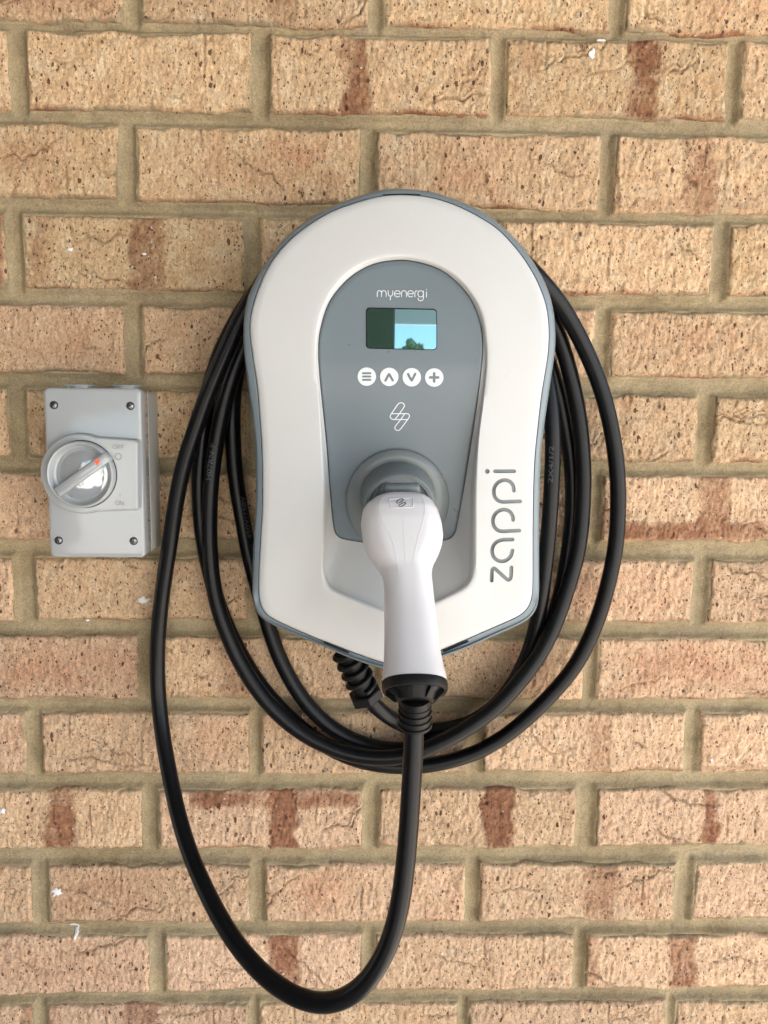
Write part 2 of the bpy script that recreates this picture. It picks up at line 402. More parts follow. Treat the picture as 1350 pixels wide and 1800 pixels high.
# rust flashes seen on the bricks: row: (px x0, x1, strength[, y0, y1])
BANDS = {0: [(468, 522, .6)], 1: [(595, 652, .75), (800, 866, .35), (890, 962, .38), (1100, 1160, .95), (1110, 1160, .5, 120, 212)],
         2: [(1198, 1266, .6), (1080, 1350, .35, 345, 380), (240, 640, .3, 338, 352)], 3: [(-20, 8, 1), (40, 92, .5), (222, 292, .7), (880, 1256, .25, 500, 522)],
         4: [(1020, 1044, .6)], 5: [(1085, 1112, .55), (276, 330, .3)], 6: [(1224, 1292, .7), (1075, 1350, .75, 916, 953), (1060, 1092, .7), (48, 110, .55, 930, 951), (60, 80, .4, 790, 812)],
         7: [(440, 470, .4), (470, 560, .3), (900, 948, .3)], 8: [(382, 452, .5), (268, 380, .5, 1216, 1230), (560, 640, .3), (810, 960, .25)],
         9: [(1030, 1082, .45), (1220, 1350, .4, 1340, 1360), (1195, 1206, .6)],
         10: [(75, 131, .95), (278, 300, .4), (466, 523, 1.0), (330, 636, .8, 1390, 1421), (845, 908, 1.0), (1232, 1268, .95)],
         11: [(1023, 1084, .6)], 12: [(465, 531, .8), (838, 880, .4), (1031, 1051, 1.0), (1172, 1226, .75), (1343, 1360, .6)],
         13: [(30, 60, .7), (84, 102, .7), (215, 286, .65), (345, 440, .4), (560, 640, .3), (1186, 1196, .9)]}
BLUSH = {0: [(0, 215, .6), (1240, 1350, .5)], 2: [(0, 120, .45), (440, 600, .7), (330, 420, .35), (760, 900, .45)], 4: [(0, 215, .4), (1120, 1300, .35)], 5: [(60, 200, .3)], 6: [(0, 70, .3)],
         7: [(960, 1200, .45)], 8: [(0, 235, .6), (870, 980, .7), (1110, 1350, .7)], 9: [(0, 40, .8), (330, 430, .4), (1240, 1290, .35)],
         11: [(90, 300, .45), (520, 620, .7), (760, 815, .6), (1090, 1160, .5)], 12: [(0, 250, .4)], 13: [(700, 800, .3)]}
wall = empty('brick_wall', (0, 0, -.6), 'tan brick wall with rust-brown flashes, dark specks and sandy mortar joints', 'wall')
# world rectangles of every brick
rects = {}
def row_y(r, px):
    a, b_, c, d = ROWS[r]; k = px/1350
    return a+(b_-a)*k, c+(d-c)*k
def wz(r, x, which):
    for _ in range(1): pass
    px0 = 675+x/.8*F*.99
    y = row_y(r, px0)[which]; return at(px0, y)[2]
for r in ROWS:
    ym = (sum(ROWS[r]))/4
    hs = [(at(a, ym)[0], at(b_, ym)[0]) for a, b_ in HEADS[r]]
    while hs[0][0] > -.86: hs.insert(0, (hs[0][0]-.24, hs[0][0]-.24+.0145))
    while hs[-1][1] < .86: hs.append((hs[-1][1]+.24-.0145, hs[-1][1]+.24))
    rects[r] = [(hs[i][1], hs[i+1][0]) for i in range(len(hs)-1)]
zt13 = [wz(13, x, 1) for x in (-.5, .5)]; zt0 = [wz(0, x, 0) for x in (-.5, .5)]
def zfun(r):
    """returns functions x -> ztop, zbot (linear)"""
    if 0 <= r <= 13:
        A = [wz(r, x, 0) for x in (-.35, .35)]; B = [wz(r, x, 1) for x in (-.35, .35)]
    elif r < 0:
        z1 = sum(zt0)/2+.012+(-1-r)*.086; A = [z1+.074]*2; B = [z1]*2
    else:
        z1 = sum(zt13)/2-.012-(r-14)*.086; A = [z1]*2; B = [z1-.074]*2
    return (lambda x: A[0]+(A[1]-A[0])*(x+.35)/.7), (lambda x: B[0]+(B[1]-B[0])*(x+.35)/.7)
for r in (-3, -2, -1, 14, 15, 16):
    rects[r] = [(a+(.004 if r % 2 else -.004), b_) for a, b_ in rects[1 if r % 2 else 12]]
Zf = {r: zfun(r) for r in rects}

def px_of(X, Z):
    d = np.stack([X-EYE[0], np.full_like(X, -EYE[1]), Z-EYE[2]], -1)
    z = d@FWD
    return 675+F*(d@RGT)/z, 900-F*(d@UPV)/z

def brick(r, i, xa, xb):
    zt, zb = Zf[r]; xc = (xa+xb)/2
    pxa, _ = px_of(np.array([xa]), np.array([0.])); pxb, _ = px_of(np.array([xb]), np.array([0.]))
    vis = (0 <= r <= 13) and pxb[0] > -20 and pxa[0] < 1370
    step = .00135 if vis else .008
    seed = (r+3)*40+i*7
    W = xb-xa; H = zt(xc)-zb(xc)
    nu = max(6, int(W/step)); nv = max(4, int(H/step))
    u = np.linspace(0, 1, nu+1); v = np.linspace(0, 1, nv+1); U, V = np.meshgrid(u, v)
    X = xa+U*W
    # uneven arrises
    e_t = fbm(X*32, X*0+r*3.1, seed+1, 4)*.0044; e_b = fbm(X*32, X*0+r*5.7, seed+2, 4)*.0036
    zl = zb(X)+e_b; zh = zt(X)+e_t
    Z = zl+V*(zh-zl)
    X = X+(1-U)*fbm(Z*35, Z*0+i, seed+3, 3)*.003+U*fbm(Z*35, Z*0+i+9, seed+4, 3)*.003
    dx = np.minimum(X-xa, xb-X); dz = np.minimum(Z-zl, zh-Z); dd = np.minimum(dx, dz)
    off = (rng.random()-.5)*.0022
    t = off+(U-.5)*(rng.random()-.5)*.002+(V-.5)*(rng.random()-.5)*.0016
    t = t+fbm(X*30, Z*45, seed+5, 4)*.0022+fbm(X*330, Z*150, seed+6, 2)*.0016+np.minimum(fbm(X*230, Z*150, seed+7, 3)+.22, 0)*.004
    rr = .0034+fbm(X*90, Z*90, seed+8, 2)*.003
    k = np.clip(1-dd/np.maximum(rr, .0015), 0, 1); t = t-k*k*.0034
    crease_shade = np.zeros_like(X)
    if vis:
        for c in range(rng.integers(2, 6)):
            if rng.random() < .35:   # upright wire line
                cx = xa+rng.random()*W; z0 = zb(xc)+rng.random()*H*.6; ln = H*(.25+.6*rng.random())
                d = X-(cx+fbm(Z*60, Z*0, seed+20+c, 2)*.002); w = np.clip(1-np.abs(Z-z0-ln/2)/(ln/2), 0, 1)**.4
                crease_shade = np.maximum(crease_shade, .6*np.exp(-(d/.0009)**2)*w); t = t-.0016*np.exp(-(d/.0011)**2)*w+.0005*np.exp(-((d-.0025)/.0018)**2)*w
            else:                    # wandering lip like a fold in clay
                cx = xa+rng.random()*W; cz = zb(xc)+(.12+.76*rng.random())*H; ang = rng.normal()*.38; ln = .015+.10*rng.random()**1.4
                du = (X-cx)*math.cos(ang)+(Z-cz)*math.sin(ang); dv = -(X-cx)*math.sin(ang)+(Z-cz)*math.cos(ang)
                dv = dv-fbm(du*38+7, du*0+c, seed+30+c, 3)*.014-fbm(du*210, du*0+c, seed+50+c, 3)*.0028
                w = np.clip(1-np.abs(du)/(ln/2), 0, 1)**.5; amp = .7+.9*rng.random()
                crease_shade = np.maximum(crease_shade, min(1, amp*.75)*np.exp(-(dv/.0010)**2)*w); t = t-amp*.0022*np.exp(-(dv/.0011)**2)*w+amp*.0008*np.exp(-((dv-.0026)/.0018)**2)*w
    # colour fields
    rust = np.zeros_like(X); blush = np.zeros_like(X)
    PX, PY = px_of(X.ravel(), Z.ravel()); PX = PX.reshape(X.shape); PY = PY.reshape(X.shape)
    wob = fbm(X*60, Z*60, seed+11, 3)*9
    def smo(a, lo, hi, s):
        return 1/(1+np.exp(-(a-lo)/s))*1/(1+np.exp(-(hi-a)/s))
    for bd in BANDS.get(r, []):
        m_ = smo(PX+wob*(1+rng.random()), bd[0]+2, bd[1]-2, 2.0+4*rng.random())*bd[2]
        if len(bd) > 3: m_ = m_*smo(PY+wob*.6, bd[3], bd[4], 3.0)
        rust = np.maximum(rust, m_*np.clip(.95+.55*fbm(X*45, Z*30, seed+12, 4)+(rng.random()-.35)*.5*(.5-V), .3, 1.15))
    for bd in BLUSH.get(r, []):
        blush = np.maximum(blush, smo(PX+wob*3, bd[0], bd[1], 16)*bd[2]*np.clip(.75+1.2*fbm(X*35, Z*45, seed+13, 4), 0, 1.2)*smo(V, .15, .85, .08))
    if not vis and rng.random() < .5:
        q = xa+rng.random()*W*.7; rust = np.maximum(rust, ((X > q) & (X < q+.032))*.8)
    # rust colour along the lower arris
    low = np.clip(1-(Z-zl)/.0075, 0, 1)*(.5+.9*np.clip(fbm(X*22, X*0+1, seed+14, 3)+.25, 0, 1))
    rust = np.maximum(rust, low*.9)
    edge = np.clip(1-dd/.0085, 0, 1)*.9*np.clip(.62+1.1*fbm(X*18+3, Z*18, seed+15, 3), 0, 1.1)
    topm = np.clip(1-(zh-Z)/.009, 0, 1)*.75; edge = np.maximum(edge, topm*np.clip(.5+1.5*fbm(X*14, X*0, seed+16, 2), 0, 1))
    P = np.stack([X, -t, Z], -1).reshape(-1, 3)
    n1 = nu+1; idx = np.arange((nu+1)*(nv+1)).reshape(nv+1, nu+1)
    q = np.stack([idx[:-1, :-1], idx[:-1, 1:], idx[1:, 1:], idx[1:, :-1]], -1).reshape(-1, 4)
    # side walls going back into the joint
    loop = np.concatenate([idx[0, :], idx[1:, -1], idx[-1, -2::-1], idx[-2:0:-1, 0]])
    back = P[loop].copy(); back[:, 1] = .016
    n0 = len(P); P = np.concatenate([P, back]); m = len(loop); j = np.arange(m); jn = (j+1) % m
    q2 = np.stack([loop[jn], loop[j], n0+j, n0+jn], -1)
    q = np.concatenate([q, q2])
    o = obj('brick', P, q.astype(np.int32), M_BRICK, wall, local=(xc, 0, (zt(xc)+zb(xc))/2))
    me = o.data
    def ext(a): return np.concatenate([a.ravel(), a.ravel()[loop]]).astype(np.float32)
    for nm, arr in (('rust', rust), ('edge', edge), ('blush', blush), ('crease_shade', crease_shade)):
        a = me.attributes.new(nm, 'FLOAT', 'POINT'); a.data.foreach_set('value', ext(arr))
    low_f = np.clip((r-1)/8, 0, 1)
    o['tone'] = float(.86+.24*rng.random()); o['pink'] = float(np.clip(.12+.45*low_f+.5*(rng.random()-.5), 0, .9))
    return o
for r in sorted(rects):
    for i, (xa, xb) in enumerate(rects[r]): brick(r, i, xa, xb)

# mortar: one relief sheet lying in the joints
def mortar():
    st = .0016; xs = np.arange(-.87, .87, st); zs = np.arange(Zf[16][1](0)-.01, Zf[-3][0](0)+.01, st)
    X, Z = np.meshgrid(xs, zs); D = np.full(X.shape, -1.0)      # signed distance outside the bricks, min over bricks
    inside = np.zeros(X.shape, bool); dist = np.full(X.shape, .05); lowshade = np.zeros(X.shape)
    for r in rects:
        zt, zb = Zf[r]
        sel = (zs > zb(0)-.03) & (zs < zt(0)+.03); rows_ = np.where(sel)[0]
        if not len(rows_): continue
        s = slice(rows_[0], rows_[-1]+1)
        Xs = X[s]; Zs = Z[s]
        for xa, xb in rects[r]:
            dx = np.maximum(xa-Xs, Xs-xb); dz = np.maximum(zb(Xs)-Zs, Zs-zt(Xs))
            d = np.where((dx < 0) & (dz < 0), np.maximum(dx, dz), np.hypot(np.maximum(dx, 0), np.maximum(dz, 0)))
            dist[s] = np.minimum(dist[s], d)
    half = .0068
    k = np.clip(dist/half, 0, 1.15)
    k = k*(1+.0*k)
    t = -.0026-.0056*np.sin(np.clip(k, 0, 1)*math.pi/2)**1.1
    t += fbm(X*14, Z*14, 901, 4)*.0020+fbm(X*120, Z*160, 905, 3)*.0011
    t += np.clip(fbm(X*45, Z*45, 911, 3)-.22, 0, 1)*.006*(dist < .004)
    keep = dist > -.0055
    t = np.where(dist < 0, t-np.clip(-dist, 0, .006)*.55, t)
    q = keep[:-1, :-1] & keep[1:, :-1] & keep[:-1, 1:] & keep[1:, 1:]
    idx = np.arange(X.size).reshape(X.shape)
    f = np.stack([idx[:-1, :-1][q], idx[:-1, 1:][q], idx[1:, 1:][q], idx[1:, :-1][q]], -1)
    used = np.unique(f); remap = np.zeros(X.size, np.int64); remap[used] = np.arange(len(used))
    P = np.stack([X, -t, Z], -1).reshape(-1, 3)[used]
    o = obj('mortar', P, remap[f].astype(np.int32), M_MORTAR, wall); o['kind'] = 'stuff'
mortar()
# flecks of white paint
WV = np.concatenate([np.array([v.co for v in o.data.vertices])+ORG[o.name] for o in wall.children if o.name.startswith('mortar') or len(o.data.vertices) > 3000])
def wall_t(p):
    d = (WV[:, 0]-p[0])**2+(WV[:, 2]-p[2])**2; k = np.argpartition(d, 6)[:6]; return -WV[k, 1].min()
FR = [(252, 1056, 12, 6), (101, 1567, 9, 9), (125, 1629, 9, 4), (133, 1642, 4, 9), (1041, 97, 6, 11), (1057, 68, 8, 4), (3, 1427, 6, 6), (121, 438, 8, 3), (152, 1092, 5, 2.5), (253, 446, 4, 3), (1250, 1335, 3, 3)]
for k, (px, py, rx, ry) in enumerate(FR):
    near = at(px, py, 0); WVs = WV; WV = WV[(abs(WV[:, 0]-near[0]) < .02) & (abs(WV[:, 2]-near[2]) < .02)]
    a = np.linspace(0, 2*math.pi, 19)[:-1]; rr = .45+.75*rng.random(18); rgs = []
    for sc2, up_ in ((1.03, -.0008), (1, .0002), (.8, .0006), (.5, .0007), (.1, .0007)):
        P = atv(px+rx*sc2*rr*np.cos(a), py+ry*sc2*rr*np.sin(a), 0.0)
        for q in P: q[1] = -(wall_t(q)+up_)
        rgs.append(P)
    WV = WVs; v, f = loft(rgs, True, False, True); obj('paint_fleck', v, f, M_FLECK, wall)

# ------------------------------------------------------------------ charging station outlines (photo pixels, each with its own depth)
R_ = [(700, 331), (735, 334), (762, 338), (801, 351), (832, 364), (861, 380), (886, 401), (908, 422), (926, 443), (941, 466), (959, 499), (971, 536), (976, 576), (975.5, 616), (970, 655), (962, 710), (955, 760), (951, 800), (948.5, 868), (947.5, 956), (947.5, 1040), (945.5, 1065), (937, 1081), (925, 1092), (900, 1104), (875, 1115), (822, 1139), (775, 1156), (735, 1171), (712, 1178), (697, 1179), (682, 1177),
      (649, 1168.5), (604, 1152), (568, 1136), (509, 1112), (469, 1093), (456, 1083), (446.5, 1066), (444, 1044), (444.5, 1000), (446, 950), (449, 900), (450, 851), (449, 790), (444, 736), (436.5, 680), (430, 626), (428, 587), (429, 560), (436, 520), (446, 500), (457, 478), (478, 446), (507, 412), (546, 383), (596, 357.5), (647, 339), (675, 333)]
W_ = [(702, 342.5), (742, 345), (775, 352), (804, 362.5), (832, 376), (860, 392.5), (877, 405), (892, 420), (911, 442), (931, 471), (946, 499), (959.5, 536), (964.5, 576), (963.5, 616), (958, 654), (951, 697), (944, 760), (940, 800), (937.5, 855), (936.3, 931), (936, 1032), (934, 1055), (926, 1071), (913, 1082), (882, 1096), (850, 1110), (800, 1132), (757, 1150), (720, 1163), (697, 1168), (675, 1165),
      (620, 1146), (571, 1127.5), (509, 1101), (474, 1084), (463, 1074), (456.5, 1059), (455, 1040), (456, 1000), (459, 940), (461.5, 900), (462, 851), (461, 790), (457.5, 736), (453, 680), (445.5, 631), (440, 585), (440, 565), (444, 542), (455, 507), (475, 464), (503, 429), (533, 403), (581, 373), (639, 352.5), (670, 345)]
C_ = [(700, 446), (725, 448), (753, 455), (782, 468), (807, 486), (833, 517), (850.5, 551), (857, 590), (858.7, 620), (857, 650), (850, 710), (842, 775), (838, 860), (837, 993), (833, 1020), (820, 1036), (793, 1050), (745, 1071), (697, 1085), (660, 1073),
      (620, 1057), (587, 1043), (572, 1032), (565, 1013), (565, 993), (566, 940), (566, 860), (563, 770), (559, 700), (555, 650), (553, 605), (558, 562), (573, 523), (590, 498), (607, 480), (632, 463), (660, 452.7)]
F_ = [(703, 452), (740, 457), (775, 470), (805, 491), (831, 522), (846, 556), (852, 595), (853, 630), (849, 680), (839, 760), (828, 860), (826, 940), (826, 1000), (819, 1022), (806, 1034), (765, 1054), (730, 1066), (697, 1076), (673, 1069),
      (633, 1053), (600, 1039), (581, 1029), (573, 1013), (571, 993), (573, 940), (575, 860), (569, 770), (563, 700), (558.5, 650), (557, 605), (564, 560), (577, 527), (596, 497), (622, 474), (660, 457)]
D_ = [(704, 457), (740, 462), (775, 474.7), (804, 496.7), (828, 526), (842.7, 560.7), (848, 590), (848.7, 618), (845, 660), (838, 715), (828, 780), (815, 860), (805, 916), (801, 935), (796, 943.5), (787, 948.5), (760, 953), (700, 960), (640, 953.5), (602, 947), (593.5, 943), (589, 937), (586.5, 926),
      (580, 860), (574, 780), (565, 692), (560.5, 640), (560, 616), (561.5, 588), (571, 550), (580, 528.7), (600, 502), (626.7, 479), (660, 463)]
CX, CY = 700., 765.; NA = 400
ANG = np.arange(NA)*2*math.pi/NA
def polar(pts, sm=1.6):
    P = spline(pts, 1600, True); a = np.arctan2(P[:, 1]-CY, P[:, 0]-CX) % (2*math.pi); r = np.hypot(P[:, 0]-CX, P[:, 1]-CY)
    o = np.argsort(a); a = a[o]; r = r[o]
    R = np.interp(ANG, np.r_[a-2*math.pi, a, a+2*math.pi], np.r_[r, r, r])
    k = np.arange(-6, 7); g = np.exp(-(k/sm)**2/2); g /= g.sum()
    return sum(np.roll(R, int(s))*w for s, w in zip(k, g))
rR, rW, rC, rF, rD = polar(R_), polar(W_), polar(C_), polar(F_), polar(D_)
def ring(rad, t):
    return atv(CX+rad*np.cos(ANG), CY+rad*np.sin(ANG), t)
def yof(rad): return CY+rad*np.sin(ANG)
def tD(y): return .1035-.042*np.clip((np.asarray(y, float)-640)/320, 0, 1.2)**1.5
ys = yof(rF); tF = np.interp(ys, [450, 600, 700, 800, 900, 970, 1010, 1035, 1076], [.1068, .1062, .101, .0945, .0885, .088, .0945, .1015, .1045])
tF = np.minimum(tF, .1070)
tW = np.interp(yof(rW), [340, 1000, 1080, 1170], [.1005, .1005, .0985, .0955])
tC = np.interp(yof(rC), [440, 900, 1030, 1085], [.1085, .1085, .108, .1085])

STN = tuple(at(700, 760, 0.0))
station = empty('charging_station', STN, 'white teardrop-shaped car charging station with slate grey front panel on the wall', 'charger')
# back housing: grey rim + body behind it
rg = rW+.9
core = [ring(rR*.80, 0.0), ring(rR*.80, .045), ring(rR*.90, .066), ring(rR*.985, .084), ring(rR, .0915), ring(rR-.5, .0955), ring(rR-3.2, .0988), ring(rR-4.2, tW-.0008), ring(rg+.6, tW+.0002), ring(rg, tW-.0004), ring(rg, tW-.006), ring(rW-7, tW-.012), ring(rW*.93, .052)]
v, f = loft(core, True, True, True)
housing = obj('back_housing', v, f, M_RIM, station, sharp=50)
# front cover
rings = [ring(rW, tW-.0065), ring(rW, tW-.0006), ring(rW-.5, tW+.0004), ring(rW-1.6, tW+.0012), ring(rW-4, tW+.0022)]
for s in (.10, .25, .45, .65, .82, .93):
    q = tW+.0024+(tC-tW-.0024)*(1-(1-s)**1.25)
    rings.append(ring(rW-4+(rC-rW+4)*s, q))
for s, k in ((0, 0), (.25, .05), (.5, .22), (.75, .55), (.9, .82), (1, 1)):
    rings.append(ring(rC+(rF-rC)*s, tC+(tF-tC)*k))
tDr = tD(yof(rD))-.0006
for s, k in ((.12, .14), (.35, .38), (.65, .70), (.9, .93), (1, 1)):
    rings.append(ring(rF+(rD+.5-rF)*s, tF+(tDr-tF)*k))
rings.append(ring(rD+.5, tDr-.008))
v, f = loft(rings, True)
cover = obj('front_cover', v, f, M_WHITE, station, sharp=40)
def tface(px, py):
    a = math.atan2(py-CY, px-CX) % (2*math.pi); rad = math.hypot(px-CX, py-CY)
    W = np.interp(a, ANG, rW, period=2*math.pi); Cc = np.interp(a, ANG, rC, period=2*math.pi)
    tw = np.interp(a, ANG, tW, period=2*math.pi); tc = np.interp(a, ANG, tC, period=2*math.pi)
    s = np.clip((W-4-rad)/(W-4-Cc), 0, 1); return float(tw+.0024+(tc-tw-.0024)*(1-(1-s)**1.25))
# sunk lettering reading upwards on the right of the cover
def L8(pts, n=None):
    P = [(840+x/6.925, 800+y/6.925) for x, y in pts]
    return spline(P, n or 26)
LETTERS = {
    'z': [L8([(168, 1528), (170, 1460), (172, 1410), (178, 1386), (195, 1378), (215, 1388), (270, 1438), (330, 1492), (360, 1516), (382, 1516), (398, 1496), (404, 1450), (408, 1366)], 44)],
    'a': [L8([(422, 1027), (350, 1028), (300, 1031), (235, 1053), (188, 1103), (172, 1168), (190, 1235), (235, 1278), (293, 1292), (352, 1275), (400, 1228), (420, 1160)], 44)],
    'p': [L8([(428, 788), (420, 735), (380, 682), (315, 662), (240, 688), (195, 743), (182, 805), (197, 868), (240, 912), (300, 927), (400, 922), (505, 918)], 44)],
    'p2': [L8([(438, 432), (428, 372), (388, 322), (322, 303), (250, 329), (205, 385), (193, 448), (207, 510), (250, 554), (305, 569), (400, 566), (515, 563)], 44)],
    'i': [L8([(208, 196), (330, 196), (442, 196)], 8)]}
cut_parts = []
def prism(poly2, t0, t1):
    n = len(poly2); a = atv(poly2[:, 0], poly2[:, 1], t0); b_ = atv(poly2[:, 0], poly2[:, 1], t1)
    return np.concatenate([a, b_]), [tuple(range(n)), tuple(range(2*n-1, n-1, -1))]+[(i, n+i, n+(i+1) % n, (i+1) % n) for i in range(n)]
def strip_prism(P, w, t0, t1):
    """closed quad-strip prism along a stroke with round ends"""
    T = np.gradient(P, axis=0); T /= np.linalg.norm(T, axis=1)[:, None]; Nn = np.stack([-T[:, 1], T[:, 0]], 1)
    pr = [(P[0]-T[0]*w/2*math.sin(a), Nn[0], math.cos(a)) for a in (1.5, 1.2, .8, .4)]+[(P[i], Nn[i], 1.) for i in range(len(P))]+[(P[-1]+T[-1]*w/2*math.sin(a), Nn[-1], math.cos(a)) for a in (.4, .8, 1.2, 1.5)]
    V = []; Fc = []
    for c, nn, k in pr:
        l = c+nn*w/2*k; r = c-nn*w/2*k
        V += [at(*l, t0), at(*l, t1), at(*r, t1), at(*r, t0)]
    m = len(pr)
    for i in range(m-1):
        a = 4*i; b_ = a+4
        for k in range(4): Fc.append((a+k, b_+k, b_+(k+1) % 4, a+(k+1) % 4))
    Fc += [(3, 2, 1, 0), (4*(m-1), 4*(m-1)+1, 4*(m-1)+2, 4*(m-1)+3)]
    return np.array(V), Fc
LW = 6.6
dotc = np.array([(856.6+4.2*math.cos(a), 828.6+4.3*math.sin(a)) for a in np.linspace(0, 2*math.pi, 25)[:-1]])
for k, ss in LETTERS.items():
    for s in ss: cut_parts.append(strip_prism(s, LW, .098, .116))
cut_parts.append(prism(dotc, .098, .116))
import bmesh
def boolean_cut(target, parts):
    v, f = merge(parts)
    c = obj('cutter', v, f, M_LETTER, None, smooth=False)
    bm = bmesh.new(); bm.from_mesh(c.data); bmesh.ops.recalc_face_normals(bm, faces=bm.faces); bm.to_mesh(c.data); bm.free()
    md = target.modifiers.new('cut', 'BOOLEAN'); md.object = c; md.operation = 'DIFFERENCE'; md.solver = 'MANIFOLD'
    bpy.context.view_layer.update(); dg = bpy.context.evaluated_depsgraph_get(); dg.update()
    me = bpy.data.meshes.new_from_object(target.evaluated_get(dg)); old = target.data
    target.modifiers.clear()
    if len(me.polygons) > len(old.polygons)*.8: target.data = me
    bpy.data.objects.remove(c, do_unlink=True)
# give the cover a back so that it is a closed solid before cutting
def cover_solid():
    back = [ring(rD+.5, tDr-.008), ring(rC, tW-.012), ring(rW-3, tW-.0095)]
    rr2 = rings[:]+back[1:]
    v, f = loft(rr2, True); n = NA; k = len(rr2)
    f += [((k-1)*n+i, (k-1)*n+(i+1) % n, (i+1) % n, i) for i in range(n)]
    return v, f
v, f = cover_solid()
me = cover.data; bpy.data.objects.remove(cover, do_unlink=True)
cover = obj('front_cover', v, f, M_WHITE, station)
bm = bmesh.new(); bm.from_mesh(cover.data); bmesh.ops.recalc_face_normals(bm, faces=bm.faces); bm.to_mesh(cover.data); bm.free()
boolean_cut(cover, cut_parts)
cover.data.polygons.foreach_set('use_smooth', [True]*len(cover.data.polygons)); cover.data.set_sharp_from_angle(angle=math.radians(38))
if not cover.data.materials: cover.data.materials.append(M_WHITE)
for k, ss in LETTERS.items():
    ps = []
    for s in ss:
        tm = np.mean([tface(*p) for p in s]); ps.append(strip_prism(s, LW+.8, .098, tm-.0022))
    if k == 'i': ps.append(prism(np.array([(856.6, 828.6)])+(dotc-np.array([(856.6, 828.6)]))*1.1, .098, tface(856, 828)-.0022))
    v, f = merge(ps); obj('letter', v, f, M_LETTER, station, smooth=False)
# vent slots between cover and rim
for a, b_ in (((571, 1129.6), (612, 1147)), ((780, 1145.2), (822, 1127.5)), ((674, 342.6), (738, 342.4))):
    P = spline([a, ((a[0]+b_[0])/2, (a[1]+b_[1])/2-(.0 if a[1] > 500 else 1.2)), b_], 12)
    tt = .0988 if a[1] > 500 else .1010
    v, f = strip_prism(P, 3.2 if a[1] > 500 else 2.0, tt-.004, tt-.0002+(.0 if a[1] > 500 else .0))
    obj('vent_slot', v, f, M_GAP, station, smooth=False)
# fascia panel
rd = rD-.9
fr = [ring(rd, tD(yof(rd))-.008), ring(rd, tD(yof(rd))-.0003), ring(rd-.5, tD(yof(rd))+.0003), ring(rd-1.5, tD(yof(rd))+.0006)]
for s in list(np.linspace(.97, .05, 30))+[.01]:
    q = (rd-1.5)*s; fr.append(ring(q, tD(yof(q))+.0006))
v, f = loft(fr, True, False, True)
fascia = obj('front_panel', v, f, M_FASCIA, station, sharp=50)
tfas = lambda x, y: float(tD(y))+.0006
# display: recessed dark frame lip + glass
def rrect(x0, y0, x1, y1, r, n=6, skew=(0, 0)):
    o = []
    for cx, cy, a0 in ((x1-r, y0+r, -90), (x1-r, y1-r, 0), (x0+r, y1-r, 90), (x0+r, y0+r, 180)):
        for a in np.linspace(a0, a0+90, n): o.append((cx+r*math.cos(math.radians(a)), cy+r*math.sin(math.radians(a))))
    P = np.array(o); P[:, 1] += (P[:, 0]-(x0+x1)/2)*skew[1]
    return P
scr = rrect(643.2, 541.6, 768.3, 614.2, 7, 6, (0, .022)); inn = rrect(645, 543.6, 767, 612.8, 6, 6, (0, .022))
ts = .1041
R3 = [atv(scr[:, 0], scr[:, 1], ts-.0006), atv(scr[:, 0], scr[:, 1], ts+.0003), atv(scr[:, 0]*.5+inn[:, 0]*.5, scr[:, 1]*.5+inn[:, 1]*.5, ts+.0005), atv(inn[:, 0], inn[:, 1], ts+.0003)]
v, f = loft(R3, True); frame = obj('display_frame', v, f, M_GAP, station, sharp=40)
v, f = prism(inn, ts-.0003, ts+.00025); obj('display_glass', v, f, M_LCD, station, smooth=False)
# printed maker's name on the panel
def G(pts, n=10): return spline([(540+x/7.5, 430+y/7.5) for x, y in pts], n)
st = [(G([(924, 684), (924, 640), (930, 616), (952, 606), (975, 618), (980, 645), (980, 684)], 20), False), (G([(980, 645), (986, 616), (1010, 606), (1034, 618), (1041, 645), (1041, 684)], 18), False),
      (G([(1068, 608), (1068, 640), (1076, 668), (1098, 680), (1120, 668), (1128, 640), (1128, 608)], 20), False), (G([(1097, 682), (1096, 728)], 4), False)]
def ee(x): return [(G([(x, 648), (x+76, 648)], 4), False), (G([(x+76, 648), (x+70, 622), (x+40, 606), (x+10, 620), (x, 648), (x+10, 676), (x+40, 690), (x+66, 678)], 24), False)]
st += ee(1150)+[(G([(1243, 686), (1243, 640), (1252, 616), (1277, 606), (1300, 618), (1308, 645), (1308, 686)], 20), False)]+ee(1324)
st += [(G([(1420, 688), (1420, 640), (1428, 615), (1448, 608)], 12), False),
       (G([(1532, 648), (1524, 618), (1496, 608), (1468, 618), (1460, 648), (1468, 678), (1496, 690), (1522, 680), (1532, 650)], 26), False), (G([(1532, 612), (1532, 700), (1524, 728), (1496, 740), (1470, 730), (1461, 706)], 18), False),
       (G([(1572, 622), (1572, 692)], 5), False), (G([(1572, 591), (1572, 596)], 3), False)]
v, f = stroke_mesh(st, 1.35, tfas, .00012); obj('maker_name', v, f, M_PRINT, station, smooth=False)
